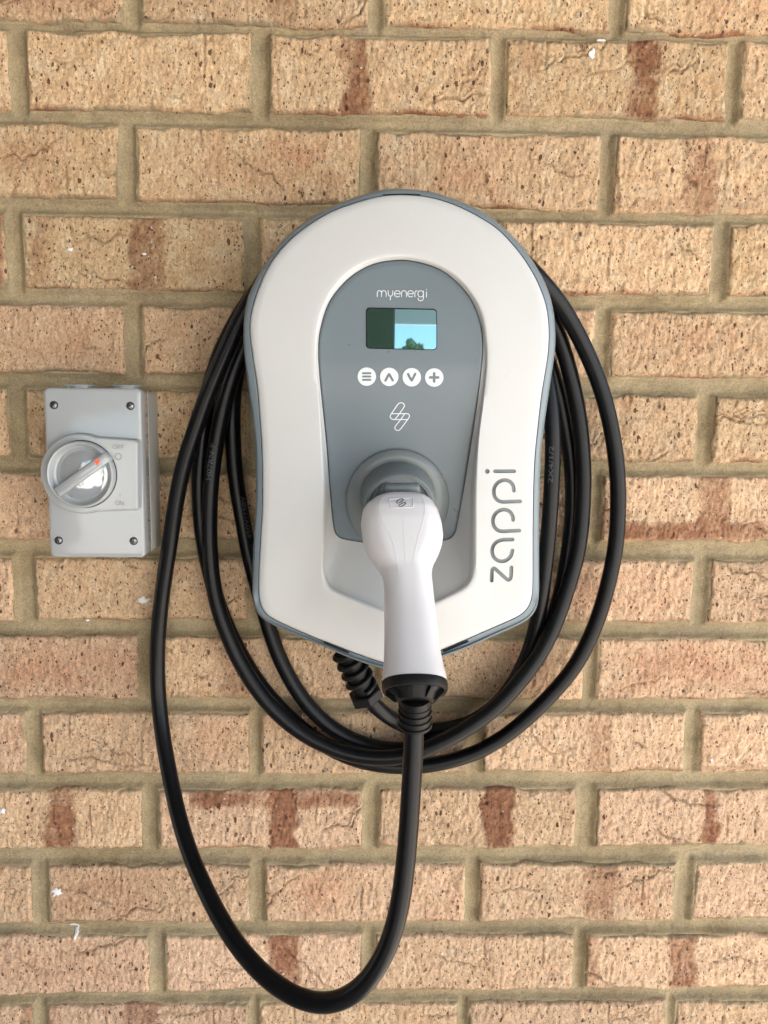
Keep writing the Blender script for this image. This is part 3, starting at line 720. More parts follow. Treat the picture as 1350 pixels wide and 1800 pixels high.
# buttons
def icon(k, cx, cy):
    if k == 0: return [([(cx-6.6, cy+d), (cx, cy+d), (cx+6.6, cy+d)], False) for d in (-5.8, 0, 5.8)], 3.5
    if k == 1: return [([(cx-6.3, cy+6.5), (cx-3.2, cy+.6), (cx-.6, cy-4.2), (cx, cy-5), (cx+.6, cy-4.2), (cx+3.2, cy+.6), (cx+6.3, cy+6.2)], False)], 4.2
    if k == 2: return [([(cx-6.3, cy-5.5), (cx-3.2, cy+.4), (cx-.6, cy+5.4), (cx, cy+6.2), (cx+.6, cy+5.4), (cx+3.2, cy+.4), (cx+6.3, cy-5.8)], False)], 4.2
    return [([(cx-7.2, cy), (cx, cy), (cx+7.2, cy)], False), ([(cx, cy-7.2), (cx, cy), (cx, cy+7.2)], False)], 4.6
for k, (cx, cy) in enumerate([(644.6, 661.9), (684, 662.4), (723.6, 663), (763.2, 663.5)]):
    a = np.arange(40)*2*math.pi/40
    rg_ = lambda r, dt: atv(cx+r*np.cos(a), cy+r*np.sin(a), tD(cy+r*np.sin(a))+.0006+dt)
    v, f = loft([rg_(16.2, -.0006), rg_(16.2, .0003), rg_(15.8, .00045), rg_(8, .00045)], True, False, True)
    bt = obj('button', v, f, M_PRINT, station, smooth=False)
    s_, w_ = icon(k, cx, cy)
    v, f = stroke_mesh(s_, w_, lambda x, y: tfas(x, y)+.00045, .00015)
    obj('button_icon', v, f, M_ICON, bt, smooth=False)
# emblem
def E4(pts, n=18): return spline([(540+x/3.97, 440+y/3.97) for x, y in pts], n)
em = [(E4([(603, 1180), (588, 1176), (579, 1162), (584, 1146), (610, 1108), (634, 1074), (650, 1064), (668, 1067), (679, 1080), (674, 1096), (645, 1138), (614, 1178)], 40), False),
      (E4([(679, 1142), (650, 1184), (616, 1226), (612, 1242), (622, 1255), (640, 1256), (654, 1244), (682, 1206), (708, 1170), (714, 1154), (704, 1141), (688, 1139)], 40), False),
      (E4([(594, 1140), (640, 1140), (692, 1140)], 6), False), (E4([(603, 1181), (650, 1181), (697, 1181)], 6), False)]
v, f = stroke_mesh(em, 1.6, tfas, .00012); obj('emblem', v, f, M_PRINT, station, smooth=False)
# socket collar and hood
def circ(cx, cy, rx, ry, t, n=64):
    a = np.arange(n)*2*math.pi/n; return atv(cx+rx*np.cos(a), cy+ry*np.sin(a), t+np.zeros(n))
def circ_on(cx, cy, r, lift):      # ring lying on the curved panel
    a = np.arange(64)*2*math.pi/64; y = cy+r*np.sin(a); return atv(cx+r*np.cos(a), y, tD(y)+lift)
v, f = loft([circ_on(699, 880, 91, -.002), circ_on(699, 880, 90.6, .003), circ_on(699, 880, 89, .0042), circ_on(699, 879.5, 86, .0054), circ_on(699, 878, 80, .0072),
             circ_on(699, 877, 75, .0084), circ_on(699, 876, 70, .0086), circ_on(699, 875, 62, .0088)], True)
collar = obj('socket_collar', v, f, M_COLLAR, station, sharp=45)
def hoodring(cx, cy, r, t, flat=1.0, tilt=.35):
    a = np.arange(64)*2*math.pi/64; m_ = mm_at(cx, cy, t, 1); c = at(cx, cy, t)
    up = np.array([0, -math.sin(tilt), math.cos(tilt)]); P = c+r*m_*(np.cos(a)[:, None]*X3-np.sin(a)[:, None]*up*flat); return P
hr = [hoodring(699, 871, 68, .064), hoodring(699.5, 874, 66, .092), hoodring(700.5, 882, 64.5, .104), hoodring(701.5, 887, 62.5, .1165), hoodring(702, 889, 61.5, .1195), hoodring(702, 890, 59.5, .1208), hoodring(702, 890, 54, .1205), hoodring(702, 889, 52.5, .119), hoodring(702, 887, 51, .1168)]
v, f = loft(hr, True, False, True); hood = obj('socket_hood', v, f, M_COLLAR, station, sharp=40)
lid = [hoodring(703, 864, 38, .114, .80), hoodring(703, 864.5, 37.6, .1225, .80), hoodring(703, 865, 35.5, .1248, .78), hoodring(703, 868, 20, .1256, .7)]
v, f = loft(lid, True, False, True); obj('socket_lid', v, f, M_COLLAR, station, sharp=40)
tilt = .35; up = np.array([0, -math.sin(tilt), math.cos(tilt)]); outv = np.array([0, -math.cos(tilt), -math.sin(tilt)])
v, f = rbox(at(706.5, 859.5, .129), X3, up, outv, mm_at(706, 861, .128, 31), 0.0048, .0042, .0018); obj('lid_tab', v, f, M_COLLAR, station, sharp=50)
# cable gland with spiral guard
g0 = at(609, 1142, .062); g1 = at(645, 1226, .050); ga = (g1-g0)/np.linalg.norm(g1-g0); GL = np.linalg.norm(g1-g0)
v, f = tube([g0, g1], .0108, 20); gland = obj('cable_gland', v, f, M_BLACK2, station, sharp=40)
s_ = np.linspace(0, 1, 150); nn = np.cross(ga, [0, 1, 0]); nn /= np.linalg.norm(nn); bb = np.cross(ga, nn)
th = s_*2*math.pi*4.1+.8
hel = g0+ga*(s_*GL*.80)[:, None]+(.0138-.001*s_)[:, None]*(np.cos(th)[:, None]*nn+np.sin(th)[:, None]*bb)
v, f = tube(hel, .0027, 8); obj('spiral_guard', v, f, M_BLACK2, gland)
def hexnut(c, ax, r, h, sides=6, ph=.3):
    n1 = np.cross(ax, [0, 1, .2]); n1 /= np.linalg.norm(n1); n2 = np.cross(ax, n1); a = np.arange(sides)*2*math.pi/sides+ph
    rg_ = lambda r_, s: c+ax*s+r_*(np.cos(a)[:, None]*n1+np.sin(a)[:, None]*n2)
    return loft([rg_(r*.5, 0), rg_(r*.94, 0), rg_(r, h*.12), rg_(r, h*.88), rg_(r*.94, h), rg_(r*.5, h)], True, True, True)
v, f = hexnut(g0+ga*GL*.86, ga, .0178, .0105); obj('gland_nut', v, f, M_BLACK2, gland, smooth=False)
v, f = tube([g0+ga*GL*.95, g0+ga*(GL+.004)], .0125, 20); obj('gland_collar', v, f, M_BLACK2, gland, sharp=40)

# ------------------------------------------------------------------ cable and plug
CAB = .00812
path = [(640, 1214, .050), (654, 1235, .047), (674, 1254, .040), (702, 1272, .026), (732, 1283, .014), (765, 1286, .010), (818, 1275, .010), (857, 1254, .010), (892, 1219, .011), (915, 1180, .014), (933, 1138, .018), (945, 1090, .022), (952, 1048, .026), (961, 971, .030), (966, 913, .033), (969.5, 856, .035), (972, 798, .036), (971, 740, .036), (966, 690, .034), (959, 650, .031), (944, 595, .027), (910, 530, .024), (850, 475, .022), (780, 448, .020), (700, 440, .018), (620, 448, .018), (550, 475, .018), (500, 510, .017), (462, 550, .016), (436, 592, .015), (421, 632, .014), (413, 668, .013), (409, 705, .013), (409, 750, .013), (411, 805, .013), (417, 861, .013), (427, 917, .013), (437, 972, .013), (447, 1012, .013), (459, 1055, .013), (471, 1098, .013), (487, 1147, .013), (513, 1200, .012), (545, 1245, .012), (584, 1281, .011), (640, 1309, .011), (700, 1319, .014), (745, 1311, .021), (785, 1298, .026), (822, 1281, .027), (865, 1250, .026), (903, 1211, .024), (935, 1165, .021), (960, 1115, .018), (975, 1080, .016), (987, 1040, .014), (999, 971, .012), (1006, 913, .011), (1007, 856, .011), (1003, 798, .011), (993, 748, .012), (986, 710, .013), (976, 671, .014), (963, 633, .016), (940, 575, .022), (900, 500, .030), (840, 440, .036), (770, 412, .040), (700, 405, .042), (620, 412, .042), (550, 442, .040), (500, 485, .038), (462, 540, .036), (436, 592, .034), (418, 636, .031), (404, 675, .029), (393, 715, .027), (384, 756, .026), (376, 805, .025), (370, 861, .025), (368, 917, .025), (369, 972, .026), (375, 1030, .027), (383, 1068, .028), (398, 1112, .028), (419, 1159, .028), (452, 1213, .029), (484, 1251, .030), (526, 1286, .030), (572, 1311, .031), (632, 1330, .034), (700, 1332, .040), (745, 1319, .043), (795, 1296, .044), (833, 1273, .044), (871, 1245, .043), (910, 1203, .041), (943, 1160, .038), (966, 1119, .035), (981, 1084, .032), (996, 1040, .030), (1016, 971, .028), (1023, 913, .027), (1026, 856, .027), (1024.5, 798, .027), (1019, 740, .027), (1010, 690, .028), (1001, 652, .029), (990, 613, .031), (974, 570, .035), (940, 505, .044), (880, 440, .054), (790, 400, .060), (700, 390, .062), (610, 400, .060), (540, 432, .052), (495, 465, .040), (468, 491, .028), (446, 517, .018), (421, 553, .012), (403, 587, .010), (386, 622, .010), (373, 662, .010), (363, 705, .010), (357, 750, .010), (352, 800, .0095), (350, 850, .0095), (353, 917, .0095), (361, 972, .0095), (371, 1015, .0095), (381, 1054, .0095), (402, 1108, .0095), (425, 1153, .0095), (453, 1199, .0095), (490, 1243, .0095), (524, 1275, .0095), (562, 1305, .0095), (610, 1331, .0095), (660, 1344, .010), (702, 1348, .011), (744, 1347, .012), (785, 1339, .013), (828, 1327, .014), (880, 1300, .015), (932, 1258, .017), (982, 1207, .020), (1015, 1165, .022), (1040, 1115, .024), (1056, 1073, .0255), (1068, 1030, .0275), (1081, 971, .029), (1086, 913, .030), (1086.5, 856, .031), (1082, 798, .032), (1072, 740, .034), (1058, 686, .036), (1037, 632, .040), (1016, 588, .045), (984, 532, .054), (957, 500, .062), (915, 455, .068), (850, 405, .072), (775, 378, .074), (700, 370, .074), (625, 380, .074), (560, 405, .074), (500, 450, .073), (462, 497, .070), (432, 545, .064), (410, 588, .058), (389, 636, .051), (375, 668, .047), (361, 703, .043), (349, 738, .040), (339, 768, .038), (325, 808, .035), (313, 861, .031), (304, 917, .027), (296, 972, .022), (287, 1030, .017), (279, 1100, .012), (276.5, 1160, .010), (278, 1217, .012), (286, 1294, .024), (300, 1372, .046), (314, 1436, .068), (333, 1498, .092), (356, 1553, .115), (379, 1600, .136), (406, 1646, .156), (435, 1684, .174), (466, 1717, .190), (500, 1742, .203), (525, 1756, .211), (550, 1764, .217), (575, 1766, .222), (600, 1760, .226), (632, 1741, .229), (659, 1709, .230), (678, 1675, .229), (695, 1627, .227), (707, 1568, .224), (715.5, 1491, .220), (722, 1400, .216), (726, 1330, .213), (728.5, 1270, .2105), (729, 1240, .209)]
PW = np.array([at(*p) for p in path]); PS = spline(PW, 2300)
_k = np.arange(-14, 15); _g = np.exp(-(_k/5.)**2/2); _g /= _g.sum()
_pad = np.concatenate([np.repeat(PS[:1], 14, 0), PS, np.repeat(PS[-1:], 14, 0)])
_sm = np.stack([np.convolve(_pad[:, q], _g, 'valid') for q in range(3)], 1)
_w = np.clip(np.minimum(np.arange(2300), 2299-np.arange(2300))/14., 0, 1)[:, None]; PS = PS*(1-_w)+_sm*_w
cable = empty('charging_cable', tuple(at(277, 1300, 0)), 'black charging cable coiled around the white charger, ending in a white pistol-grip plug', 'cable')
v, f = tube(PS, CAB, 18); jacket = obj('cable_jacket', v, np.array(f[:-2], dtype=np.int32), M_BLACK, cable)
# plug body
def lerp(y, pts): return float(np.interp(y, [p[0] for p in pts], [p[1] for p in pts]))
Lx = [(869, 692), (870, 683), (872, 673), (875, 664), (881, 653.5), (889, 644), (899, 637.5), (921, 634.3), (943, 636.5), (961, 640), (972, 644), (983, 650), (992, 658), (999, 664.5), (1008, 670.5), (1019, 674), (1036, 675.5), (1070, 675.5), (1120, 675.5), (1149, 675.2), (1173, 674.2), (1189, 672.3), (1200, 671.8)]
Rx = [(869, 720), (870, 731), (872, 742), (875, 750), (881, 757.5), (889, 764), (899, 769), (921, 776), (943, 778.8), (961, 776), (972, 772), (983, 767), (992, 762), (999, 759.8), (1008, 758.2), (1019, 758.8), (1036, 761), (1070, 764.5), (1120, 771), (1149, 774.5), (1173, 779.5), (1189, 784), (1200, 785.3)]
Tc = [(868, .128), (900, .136), (950, .146), (1000, .156), (1050, .169), (1120, .189), (1203, .211)]
Dp = [(869, .008), (871, .014), (875, .020), (881, .0245), (899, .030), (921, .0315), (950, .0300), (983, .0272), (1008, .0248), (1036, .0228), (1070, .0210), (1120, .0206), (1173, .0225), (1203, .0245)]
Ft = [(869, .86), (899, .86), (950, .88), (983, .93), (1010, .97), (1100, 1.0), (1300, 1.0)]
ysl = np.r_[[869, 869.6, 870.6, 872, 873.5, 875.5, 878, 881], np.arange(885, 1200, 4.), [1200]]
def axis_c(y):
    return at((lerp(y, Lx)+lerp(y, Rx))/2, y, lerp(y, Tc))
def section(y, hw=None, n=56):
    c = axis_c(y); c2 = axis_c(min(y+12, 1206)); c1 = axis_c(max(y-12, 880)); T = c2-c1; T /= np.linalg.norm(T)
    if y < 900: T = np.array([0, -.36, -.93]); T /= np.linalg.norm(T)
    dv = np.cross(X3, T); dv /= np.linalg.norm(dv)
    if dv[1] > 0: dv = -dv
    w = hw if hw else mm_at(c_px(y), y, lerp(y, Tc), (lerp(y, Rx)-lerp(y, Lx))/2)
    d = lerp(y, Dp); fl = lerp(y, Ft); a = np.arange(n)*2*math.pi/n
    ex = 2/2.35
    cx_ = np.sign(np.cos(a))*np.abs(np.cos(a))**ex; sy = np.sign(np.sin(a))*np.abs(np.sin(a))**ex
    # flat facet on the front, bounded by two soft ridges
    over = np.clip(sy-fl, 0, None); sy = np.where(sy > fl, fl+over*.35, sy)
    return c+w*cx_[:, None]*X3+d*sy[:, None]*dv
def c_px(y): return (lerp(y, Lx)+lerp(y, Rx))/2
def smooth_sections(S, k=2):
    A = np.array(S)
    for _ in range(k): A[1:-1] = A[:-2]*.25+A[1:-1]*.5+A[2:]*.25
    return list(A)
S = smooth_sections([section(y) for y in ysl], 2)
v, f = loft(S, True, True, True)
plug = obj('plug_body', v, f, M_PLUG, cable, sharp=60)
# barrel going into the socket
b0 = at(703, 915, .138); b1 = at(702, 905, .098); v, f = tube([b0, b1], .023, 32); obj('plug_barrel', v, f, M_BLACK2, cable, sharp=50)
# badge on top of the plug: raised frame and dark emblem
def on_front(px, py, lift=0.0):
    """point of the plug's front surface seen at a pixel (nearest hit on the loft)"""
    d = FWD+(px-675)/F*RGT-(py-900)/F*UPV; d = d/np.linalg.norm(d)
    ok, loc, nor, _ = plug_ray(Vector(EYE), Vector(d)); 
    return (np.array(loc)+np.array(nor)*lift) if ok else at(px, py, .165)
_pm = plug.data
from mathutils.bvhtree import BVHTree
_bv = BVHTree.FromPolygons([Vector(tuple(np.array(p.co)+ORG[plug.name])) for p in _pm.vertices], [tuple(p.vertices) for p in _pm.polygons])
def plug_ray(o, d):
    loc, nor, i, dist = _bv.ray_cast(o, d)
    if loc is None: return False, None, None, None
    if nor.dot(d) > 0: nor = -nor
    return True, loc, nor, i
def draped(strokes, w, h):
    V = []; Fc = []
    for pts, closed in strokes:
        P = np.asarray(pts, float)
        if closed: P = np.vstack([P, P[:1]])
        T = np.gradient(P, axis=0)
        if closed: T[0] = T[-1] = P[1]-P[-2]
        T /= np.maximum(np.linalg.norm(T, axis=1), 1e-9)[:, None]; Nn = np.stack([-T[:, 1], T[:, 0]], 1)
        base = len(V)
        for c, nn in zip(P, Nn):
            l = c+nn*w/2; r = c-nn*w/2
            V += [on_front(*l, -.0003), on_front(*l, h), on_front(*r, h), on_front(*r, -.0003)]
        for i in range(len(P)-1):
            a = base+4*i; b_ = a+4
            for k in range(4): Fc.append((a+k, b_+k, b_+(k+1) % 4, a+(k+1) % 4))
    return np.array(V), Fc
bx = spline([(685, 877.5), (700, 876), (723, 875.5), (725.5, 878), (726, 889), (724, 891.5), (705, 892), (689, 892.5), (687, 890), (684.5, 880)], 50, True)
v, f = draped([(bx, True)], 1.1, .0005); badge = obj('badge_frame', v, f, M_PLUG, plug)
def em2(pts, n=14):
    # same emblem laid over, small
    o = []
    for x, y in pts:
        dx = (x-646)/3.97; dy = (y-1160)/3.97; s = .42; a = math.radians(8)
        o.append((705+s*1.05*(dx*math.cos(a)-dy*math.sin(a)), 884.5+s*.62*(dx*math.sin(a)+dy*math.cos(a))))
    return spline(o, n)
e1 = [(603, 1180), (588, 1176), (579, 1162), (584, 1146), (610, 1108), (634, 1074), (650, 1064), (668, 1067), (679, 1080), (674, 1096), (645, 1138), (614, 1178)]
e2 = [(679, 1142), (650, 1184), (616, 1226), (612, 1242), (622, 1255), (640, 1256), (654, 1244), (682, 1206), (708, 1170), (714, 1154), (704, 1141), (688, 1139)]
def bigger(P): return [((540+x), y) for x, y in P]
def _em(P): return [(705+(x-646)/3.97*.50, 884.0+(y-1160)/3.97*.29+(x-646)/3.97*.08) for x, y in P]
BE = [(spline(_em(e1), 30), False), (spline(_em(e2), 30), False)]
v, f = draped(BE, .8, .0004); obj('badge_emblem', v, f, M_BLACK2, plug, smooth=False)
v, f = draped([(spline([(671, 876), (667.5, 886), (667, 898), (673, 917), (684, 938), (692, 958), (698, 985), (701, 1012)], 40), False), (spline([(742.5, 875), (746, 888), (746.3, 902), (742, 922), (735, 946), (729, 970), (726, 990)], 40), False)], 1.2, .00014); obj('ridge', v, f, M_PLUG, plug)
# seam line down the middle of the grip (moulding witness)
v, f = draped([(spline([(710, 905), (711, 960), (715, 1010), (718.5, 1045)], 30), False)], .5, .00012); obj('seam', v, f, plastic('seam_shade', (.60, .60, .68), .5, .4), plug)
# end cap, ribs, strain relief
T = axis_c(1203)-axis_c(1180); T /= np.linalg.norm(T); dv = np.cross(X3, T); dv /= np.linalg.norm(dv)
if dv[1] > 0: dv = -dv
cend = axis_c(1200)
wend = mm_at(729, 1200, .210, (785.3-671.8)/2); dend = .0245
def capring(s, k, hw=wend, hd=dend, n=48):
    a = np.arange(n)*2*math.pi/n; ex = 2/2.3
    return cend+T*s+hw*k*(np.sign(np.cos(a))*np.abs(np.cos(a))**ex)[:, None]*X3+hd*k*(np.sign(np.sin(a))*np.abs(np.sin(a))**ex)[:, None]*dv
v, f = loft([capring(-.0005, .9), capring(-.0003, 1.0), capring(.0005, 1.015), capring(.0065, 1.01), capring(.0078, .985), capring(.0080, .93), capring(.0062, .86)], True, False, True)
endcap = obj('end_cap', v, f, M_BLACK2, cable, sharp=40)
cone = [capring(.006, .80), capring(.0095, .66), capring(.0150, .56), capring(.0156, .5)]
v, f = loft(cone, True, True, True); obj('cap_hub', v, f, M_BLACK2, endcap, sharp=40)
for a in np.arange(8)*2*math.pi/8+.25:
    d1 = (math.cos(a)*X3*wend+math.sin(a)*dv*dend); dn = d1/np.linalg.norm(d1); wv = np.cross(T, dn)
    pts = []
    for sgn in (-1, 1):
        for kk, s in ((.50, .0062), (.93, .0062), (.90, .0095), (.66, .0148), (.50, .0148)):
            pts.append(cend+T*s+d1*kk+wv*sgn*.0011)
    fc = [(0, 1, 2, 3, 4), (9, 8, 7, 6, 5)]+[(i, 5+i, 5+(i+1) % 5, (i+1) % 5) for i in range(5)]
    obj('rib', np.array(pts), fc, M_BLACK2, endcap, smooth=False)
r0 = cend+T*.012; r1 = at(729, 1274, .2108)
rp = spline([r0, r0*.6+r1*.4+np.array([0, 0, 0]), r1], 60); sr = np.linspace(0, 1, 60)
rad = .0122+.0014*sr; rad = rad+.0006*np.sign(np.sin(sr*2*math.pi*4.5))*(sr > .25); rad[-1] = .0095; rad[0] = .0085
v, f = tube(rp, rad, 28); obj('strain_relief', v, f, M_BLACK2, cable, sharp=35)

# cable markings
def text_mesh(body, size):
    cu = bpy.data.curves.new('t', 'FONT'); cu.body = body; cu.size = size; cu.align_x = 'CENTER'; cu.align_y = 'CENTER'; cu.resolution_u = 3; cu.extrude = 0
    to = bpy.data.objects.new('t', cu); COL.objects.link(to); dg = bpy.context.evaluated_depsgraph_get()
    me = bpy.data.meshes.new_from_object(to.evaluated_get(dg)); v = np.array([list(q.co) for q in me.vertices]); f = [tuple(p.vertices) for p in me.polygons]
    bpy.data.objects.remove(to, do_unlink=True); return v, f
def mark_on_cable(body, pxa, pya, pxb, pyb, size, side=0.0, lift=.00025):
    """text wrapped round the cable between two of its path points, reading along it"""
    ia = int(np.argmin([math.hypot(*(np.array(projp(p))-(pxa, pya)))+(0 if p[1] < 0 else 9) for p in PS])); ib = int(np.argmin([math.hypot(*(np.array(projp(p))-(pxb, pyb))) for p in PS]))
    seg = PS[min(ia, ib):max(ia, ib)+1]
    if ia > ib: seg = seg[::-1]
    if len(seg) < 3: return
    Ls = np.r_[0, np.cumsum(np.linalg.norm(np.diff(seg, axis=0), axis=1))]
    v, f = text_mesh(body, size); v = v.copy(); x = v[:, 0]-v[:, 0].min(); k = Ls[-1]/max(x.max(), 1e-6); x = x*k
    V = []
    for xi, yi in zip(x, v[:, 1]):
        c = np.array([np.interp(xi, Ls, seg[:, q]) for q in range(3)]); c2 = np.array([np.interp(min(xi+.004, Ls[-1]), Ls, seg[:, q]) for q in range(3)]); c1 = np.array([np.interp(max(xi-.004, 0), Ls, seg[:, q]) for q in range(3)])
        Tt = c2-c1; Tt /= np.linalg.norm(Tt); view = EYE-c; view -= Tt*np.dot(view, Tt); view /= np.linalg.norm(view); sd = np.cross(view, Tt)
        a = side+yi/CAB; V.append(c+(CAB+lift)*(math.cos(a)*view+math.sin(a)*sd))
    obj('cable_marking', np.array(V), f, M_MARK, cable, smooth=False)
def projp(p):
    d = p-EYE; z = d@FWD; return 675+F*(d@RGT)/z, 900-F*(d@UPV)/z
# restrict the search to one strand by slicing
PS_all = PS
def strand(ia, ib):
    """sub-path between path control indices"""
    a = PW[ia]; b_ = PW[ib]; i = int(np.argmin(np.linalg.norm(PS_all-a, axis=1))); j = int(np.argmin(np.linalg.norm(PS_all-b_, axis=1)))
    return PS_all[min(i, j):max(i, j)+1]
def idx_near(x, y, lo, hi):
    return lo+int(np.argmin([math.hypot(path[k][0]-x, path[k][1]-y) for k in range(lo, hi)]))
i1 = idx_near(409, 750, 25, 45); i2 = idx_near(447, 1012, 30, 45)
PS = strand(i1, i2); mark_on_cable('450V/750V', 434, 945, 419, 872, .0062, -.55)
mark_on_cable('H07  3G 10.0mm2', 455, 1030, 437, 955, .0062, -.6)
i1 = idx_near(384, 756, 70, 90); i2 = idx_near(370, 861, 70, 90); PS = strand(i1-1, i2+1); mark_on_cable('H07RN-F', 373, 842, 381, 780, .0075, .35)
PS = strand(14, 18); mark_on_cable('2X4/1/2', 970, 848, 972, 782, .0065, .15)
PS = PS_all

# ------------------------------------------------------------------ isolator switch
TI = .062
iso = empty('isolator_switch', tuple(at(175, 830, 0)), 'glossy pale grey isolator box with rotary knob, left of the charger', 'switch')
c4 = [at(77, 681, TI), at(247, 683, TI), at(255, 980, TI), at(87, 979.5, TI)]
ctr = sum(c4)/4; ax = (c4[1]+c4[2]-c4[0]-c4[3]); ax[1] = 0; hw = np.linalg.norm(ax)/4; ax /= np.linalg.norm(ax); az = np.cross(ax, Y3); az /= np.linalg.norm(az)
if az[2] < 0: az = -az
hh = abs(np.dot((c4[0]+c4[1]-c4[2]-c4[3]), az))/4
nb = at(277, 830, .004); hwb = np.dot(nb-ctr, ax)*.5+hw*.5
def rr_ring(hw_, hh_, r, t, n=6, dx=0, dz=0):
    o = []
    for sx, sz, a0 in ((1, 1, 0), (-1, 1, 90), (-1, -1, 180), (1, -1, 270)):
        for a in np.linspace(a0, a0+90, n):
            x = sx*(hw_-r)+r*math.cos(math.radians(a))+dx; z = sz*(hh_-r)+r*math.sin(math.radians(a))+dz
            p = ctr+ax*x+az*z; o.append((p[0], -t, p[2]))
    return np.array(o)
v, f = loft([rr_ring(hw-.0005, hh-.001, .004, -.001), rr_ring(hw-.0004, hh-.001, .004, .036), rr_ring(hw-.0012, hh-.002, .004, .0364), rr_ring(hw-.0012, hh-.002, .004, .0375)], True, True, True)
obj('box_base', v, f, M_ISOB, iso, sharp=40)
v, f = loft([rr_ring(hw-.001, hh-.001, .004, .037), rr_ring(hw-.0003, hh-.0003, .0045, .038), rr_ring(hw, hh, .0045, TI-.0025), rr_ring(hw-.0004, hh-.0004, .0045, TI-.0010), rr_ring(hw-.0014, hh-.0014, .004, TI-.0003), rr_ring(hw-.003, hh-.003, .003, TI)], True, True, True)
cov = obj('box_cover', v, f, M_ISO, iso, sharp=50)
def ipt(px, py, t): return at(px, py, t)
# screws in countersunk holes
for sx, sy in ((95, 712), (229.3, 713.5), (103.2, 950), (235, 951)):
    c = at(sx, sy, TI); r = mm_at(sx, sy, TI, 6.6); a = np.arange(24)*2*math.pi/24
    rg_ = lambda k, t: np.stack([c[0]+r*k*np.cos(a), np.full(24, -t), c[2]+r*k*np.sin(a)], 1)
    v, f = loft([rg_(1.12, TI-.0008), rg_(1.08, TI+.0003), rg_(.98, TI+.0003), rg_(.95, TI-.0002)], True); hole = obj('screw_hole', v, f, M_GAP, iso, sharp=40)
    v, f = loft([rg_(.95, TI+.0001), rg_(.86, TI+.0011), rg_(.45, TI+.0016)], True, False, True); sc_ = obj('screw', v, f, M_STEEL, iso, sharp=50)
    cc = np.array([c[0], -(TI+.0016), c[2]]); th = rng.random()*1.5
    d1 = np.array([math.cos(th), 0, math.sin(th)]); d2 = np.array([-math.sin(th), 0, math.cos(th)])
    v1 = rbox(cc, d1, d2, Y3, r*.6, r*.10, .0002, .0001); v2 = rbox(cc, d2, d1, Y3, r*.6, r*.10, .00025, .0001); v, f = merge([v1, v2]); obj('screw_slot', v, f, M_GAP, sc_, smooth=False)
# collar plate: round dial boss with a square wing
TP = TI+.007
cp = at(141.5, 833, TP); Rc = mm_at(141, 833, TP, 71.0)
xr = at(241.5, 833, TP)[0]-cp[0]; zt_ = at(200, 772.5, TP)[2]-cp[2]; zb_ = at(200, 896.5, TP)[2]-cp[2]
pts = []
a1 = math.acos(min(1, (xr*.22)/Rc)); 
th0 = math.asin(min(.98, zt_/Rc)) if zt_ < Rc else 1.3
th1 = math.asin(max(-.98, zb_/Rc))
for a in np.linspace(th0+.12, 2*math.pi+th1-.12, 60): pts.append((Rc*math.cos(a), Rc*math.sin(a)))
def arc(cx, cz, r, a0, a1, n=7): return [(cx+r*math.cos(math.radians(a)), cz+r*math.sin(math.radians(a))) for a in np.linspace(a0, a1, n)]
pts += arc(xr-.004, zb_+.004, .004, -90, 0)+arc(xr-.003, zt_-.004, .004, 0, 90)
pl = np.array(pts)
def prg(k, t, d=0):
    c0 = pl.mean(0); q = c0+(pl-c0)*k
    return np.stack([cp[0]+q[:, 0], np.full(len(q), -t), cp[2]+q[:, 1]], 1)
v, f = loft([prg(1.03, TI-.0005), prg(1.015, TI+.001), prg(1.0, TP-.0022), prg(.992, TP-.0008), prg(.975, TP-.0001), prg(.95, TP)], True, False, True)
plate = obj('dial_plate', v, f, M_ISO, iso, sharp=60)
def dring(px, py, r, t, n=64):
    c = at(px, py, TP); r = mm_at(px, py, TP, r); a = np.arange(n)*2*math.pi/n
    return np.stack([c[0]+r*np.cos(a), np.full(n, -t), c[2]+r*np.sin(a)], 1)
kx, ky = 145.3, 833.5
v, f = loft([dring(kx, ky, 60.5, TP-.0004), dring(kx, ky, 60.5, TP+.00035), dring(kx, ky, 59.2, TP+.00035)], True); obj('dial_groove', v, f, M_GAP, iso, sharp=30)
v, f = loft([dring(kx, ky, 59.3, TP-.0005), dring(kx, ky, 59.0, TP+.006), dring(kx, ky, 57.8, TP+.0078), dring(kx, ky, 56, TP+.0084), dring(kx, ky, 54.2, TP+.0080), dring(kx, ky, 53, TP+.0065), dring(kx, ky, 50.5, TP+.0022), dring(kx+.5, ky, 46, TP+.0006), dring(kx+.5, ky, 30, TP+.0006), dring(kx, ky, 14, TP+.0008)], True, False, True)
knob = obj('rotary_knob', v, f, M_ISO, iso, sharp=50)
v, f = loft([dring(kx+1, ky, 47, TP+.0004), dring(kx+1, ky, 45.5, TP+.0014), dring(kx+1, ky, 38, TP+.0026), dring(kx+1, ky, 26, TP+.0036), dring(kx+1, ky, 12, TP+.0041)], True, False, True); obj('knob_floor', v, f, M_KNOB_FLOOR, knob)  # floor of the knob bowl, domed to catch reflections
pa = at(100.5, 866, TP+.006); pb = at(191, 801, TP+.006)
d1 = (pb-pa); Lb = np.linalg.norm(d1); d1 /= Lb; d2 = np.cross(d1, Y3); mid = (pa+pb)/2
v, f = rbox((mid[0], -(TP+.0005), mid[2]), d1, d2, Y3, Lb/2, mm_at(140, 833, TP, 9.2), .0092, .0016)
grip = obj('grip_bar', v, f, M_ISO, knob, sharp=50)
tt = TP+.0099
v, f = prism(np.array([(164.2, 807.6), (177, 807.6), (171, 819)]), tt-.0003, tt+.0001); obj('pointer', v, f, M_RED, grip, smooth=False)
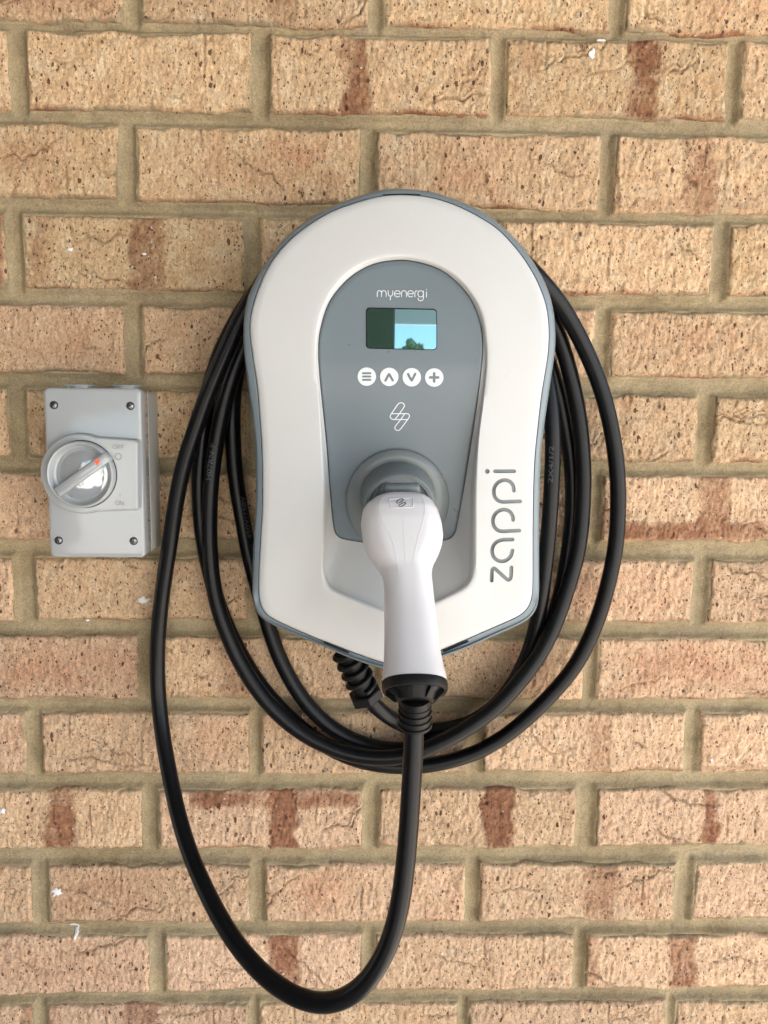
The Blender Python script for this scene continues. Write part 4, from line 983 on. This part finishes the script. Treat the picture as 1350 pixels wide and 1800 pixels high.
def put_text(body, px, py, t, hpx, mat, parent, ang=0, extr=.0003, name='lettering', wpx=None):
    v, f = text_mesh(body, 1.0); h = v[:, 1].max()-v[:, 1].min(); s = mm_at(px, py, t, hpx)/h; v = v*s
    if wpx: v[:, 0] *= mm_at(px, py, t, wpx)/(v[:, 0].max()-v[:, 0].min())
    c = at(px, py, t); ca, sa = math.cos(ang), math.sin(ang)
    P = np.stack([c[0]+v[:, 0]*ca-v[:, 1]*sa, np.full(len(v), -t), c[2]+v[:, 0]*sa+v[:, 1]*ca], 1)
    return obj(name, P, f, mat, parent, smooth=False)
put_text('OFF', 207.5, 786, TP+.0003, 7.2, M_ISOT, plate, -.05, wpx=20)
put_text('ON', 210, 884.5, TP+.0003, 7.6, M_ISOT, plate, -.05, wpx=15)
put_text('I', 211, 871, TP+.0003, 6.0, M_ISOT, plate, -.05)
c = np.linspace(0, 2*math.pi, 25)[:-1]
v, f = stroke_mesh([([(208+5.3*math.cos(q), 802.5+5.3*math.sin(q)) for q in c], True)], 1.5, lambda x, y: TP, .0003); obj('lettering', v, f, M_ISOT, plate, smooth=False)
# maker's name on the right flank
v, f = text_mesh('Clipsal', 1.0); s = .0062; v = v*s/.7*np.array([1.35, 1, 1])
xf = np.dot(ctr, ax)+hw+.0002; P = []
for x, y in v[:, :2]:
    t0 = TI-.014+y; p = ctr+ax*(hw+.00015)+az*(x+.0015); P.append((p[0], -t0, p[2]))
o = obj('lettering', np.array(P), f, M_SIDETEXT, cov, smooth=False)
# conduit blanking caps on top
for px_, dx in ((141, 0), (222, 0)):
    c = at(px_, 683, .030); zt0_ = (ctr+az*hh)[2]+ax[2]*(c[0]-ctr[0]); r = mm_at(px_, 680, .03, 27); a = np.arange(40)*2*math.pi/40
    rg_ = lambda k, z: np.stack([c[0]+r*k*np.cos(a), -.031+r*k*np.sin(a)*.82, np.full(40, z)], 1)
    v, f = loft([rg_(.86, zt0_-.002), rg_(.86, zt0_+.0024), rg_(.99, zt0_+.0026), rg_(1, zt0_+.0034), rg_(.98, zt0_+.0041), rg_(.9, zt0_+.0044)], True, False, True)
    obj('blanking_cap', v, f, M_ISO, iso, sharp=50)
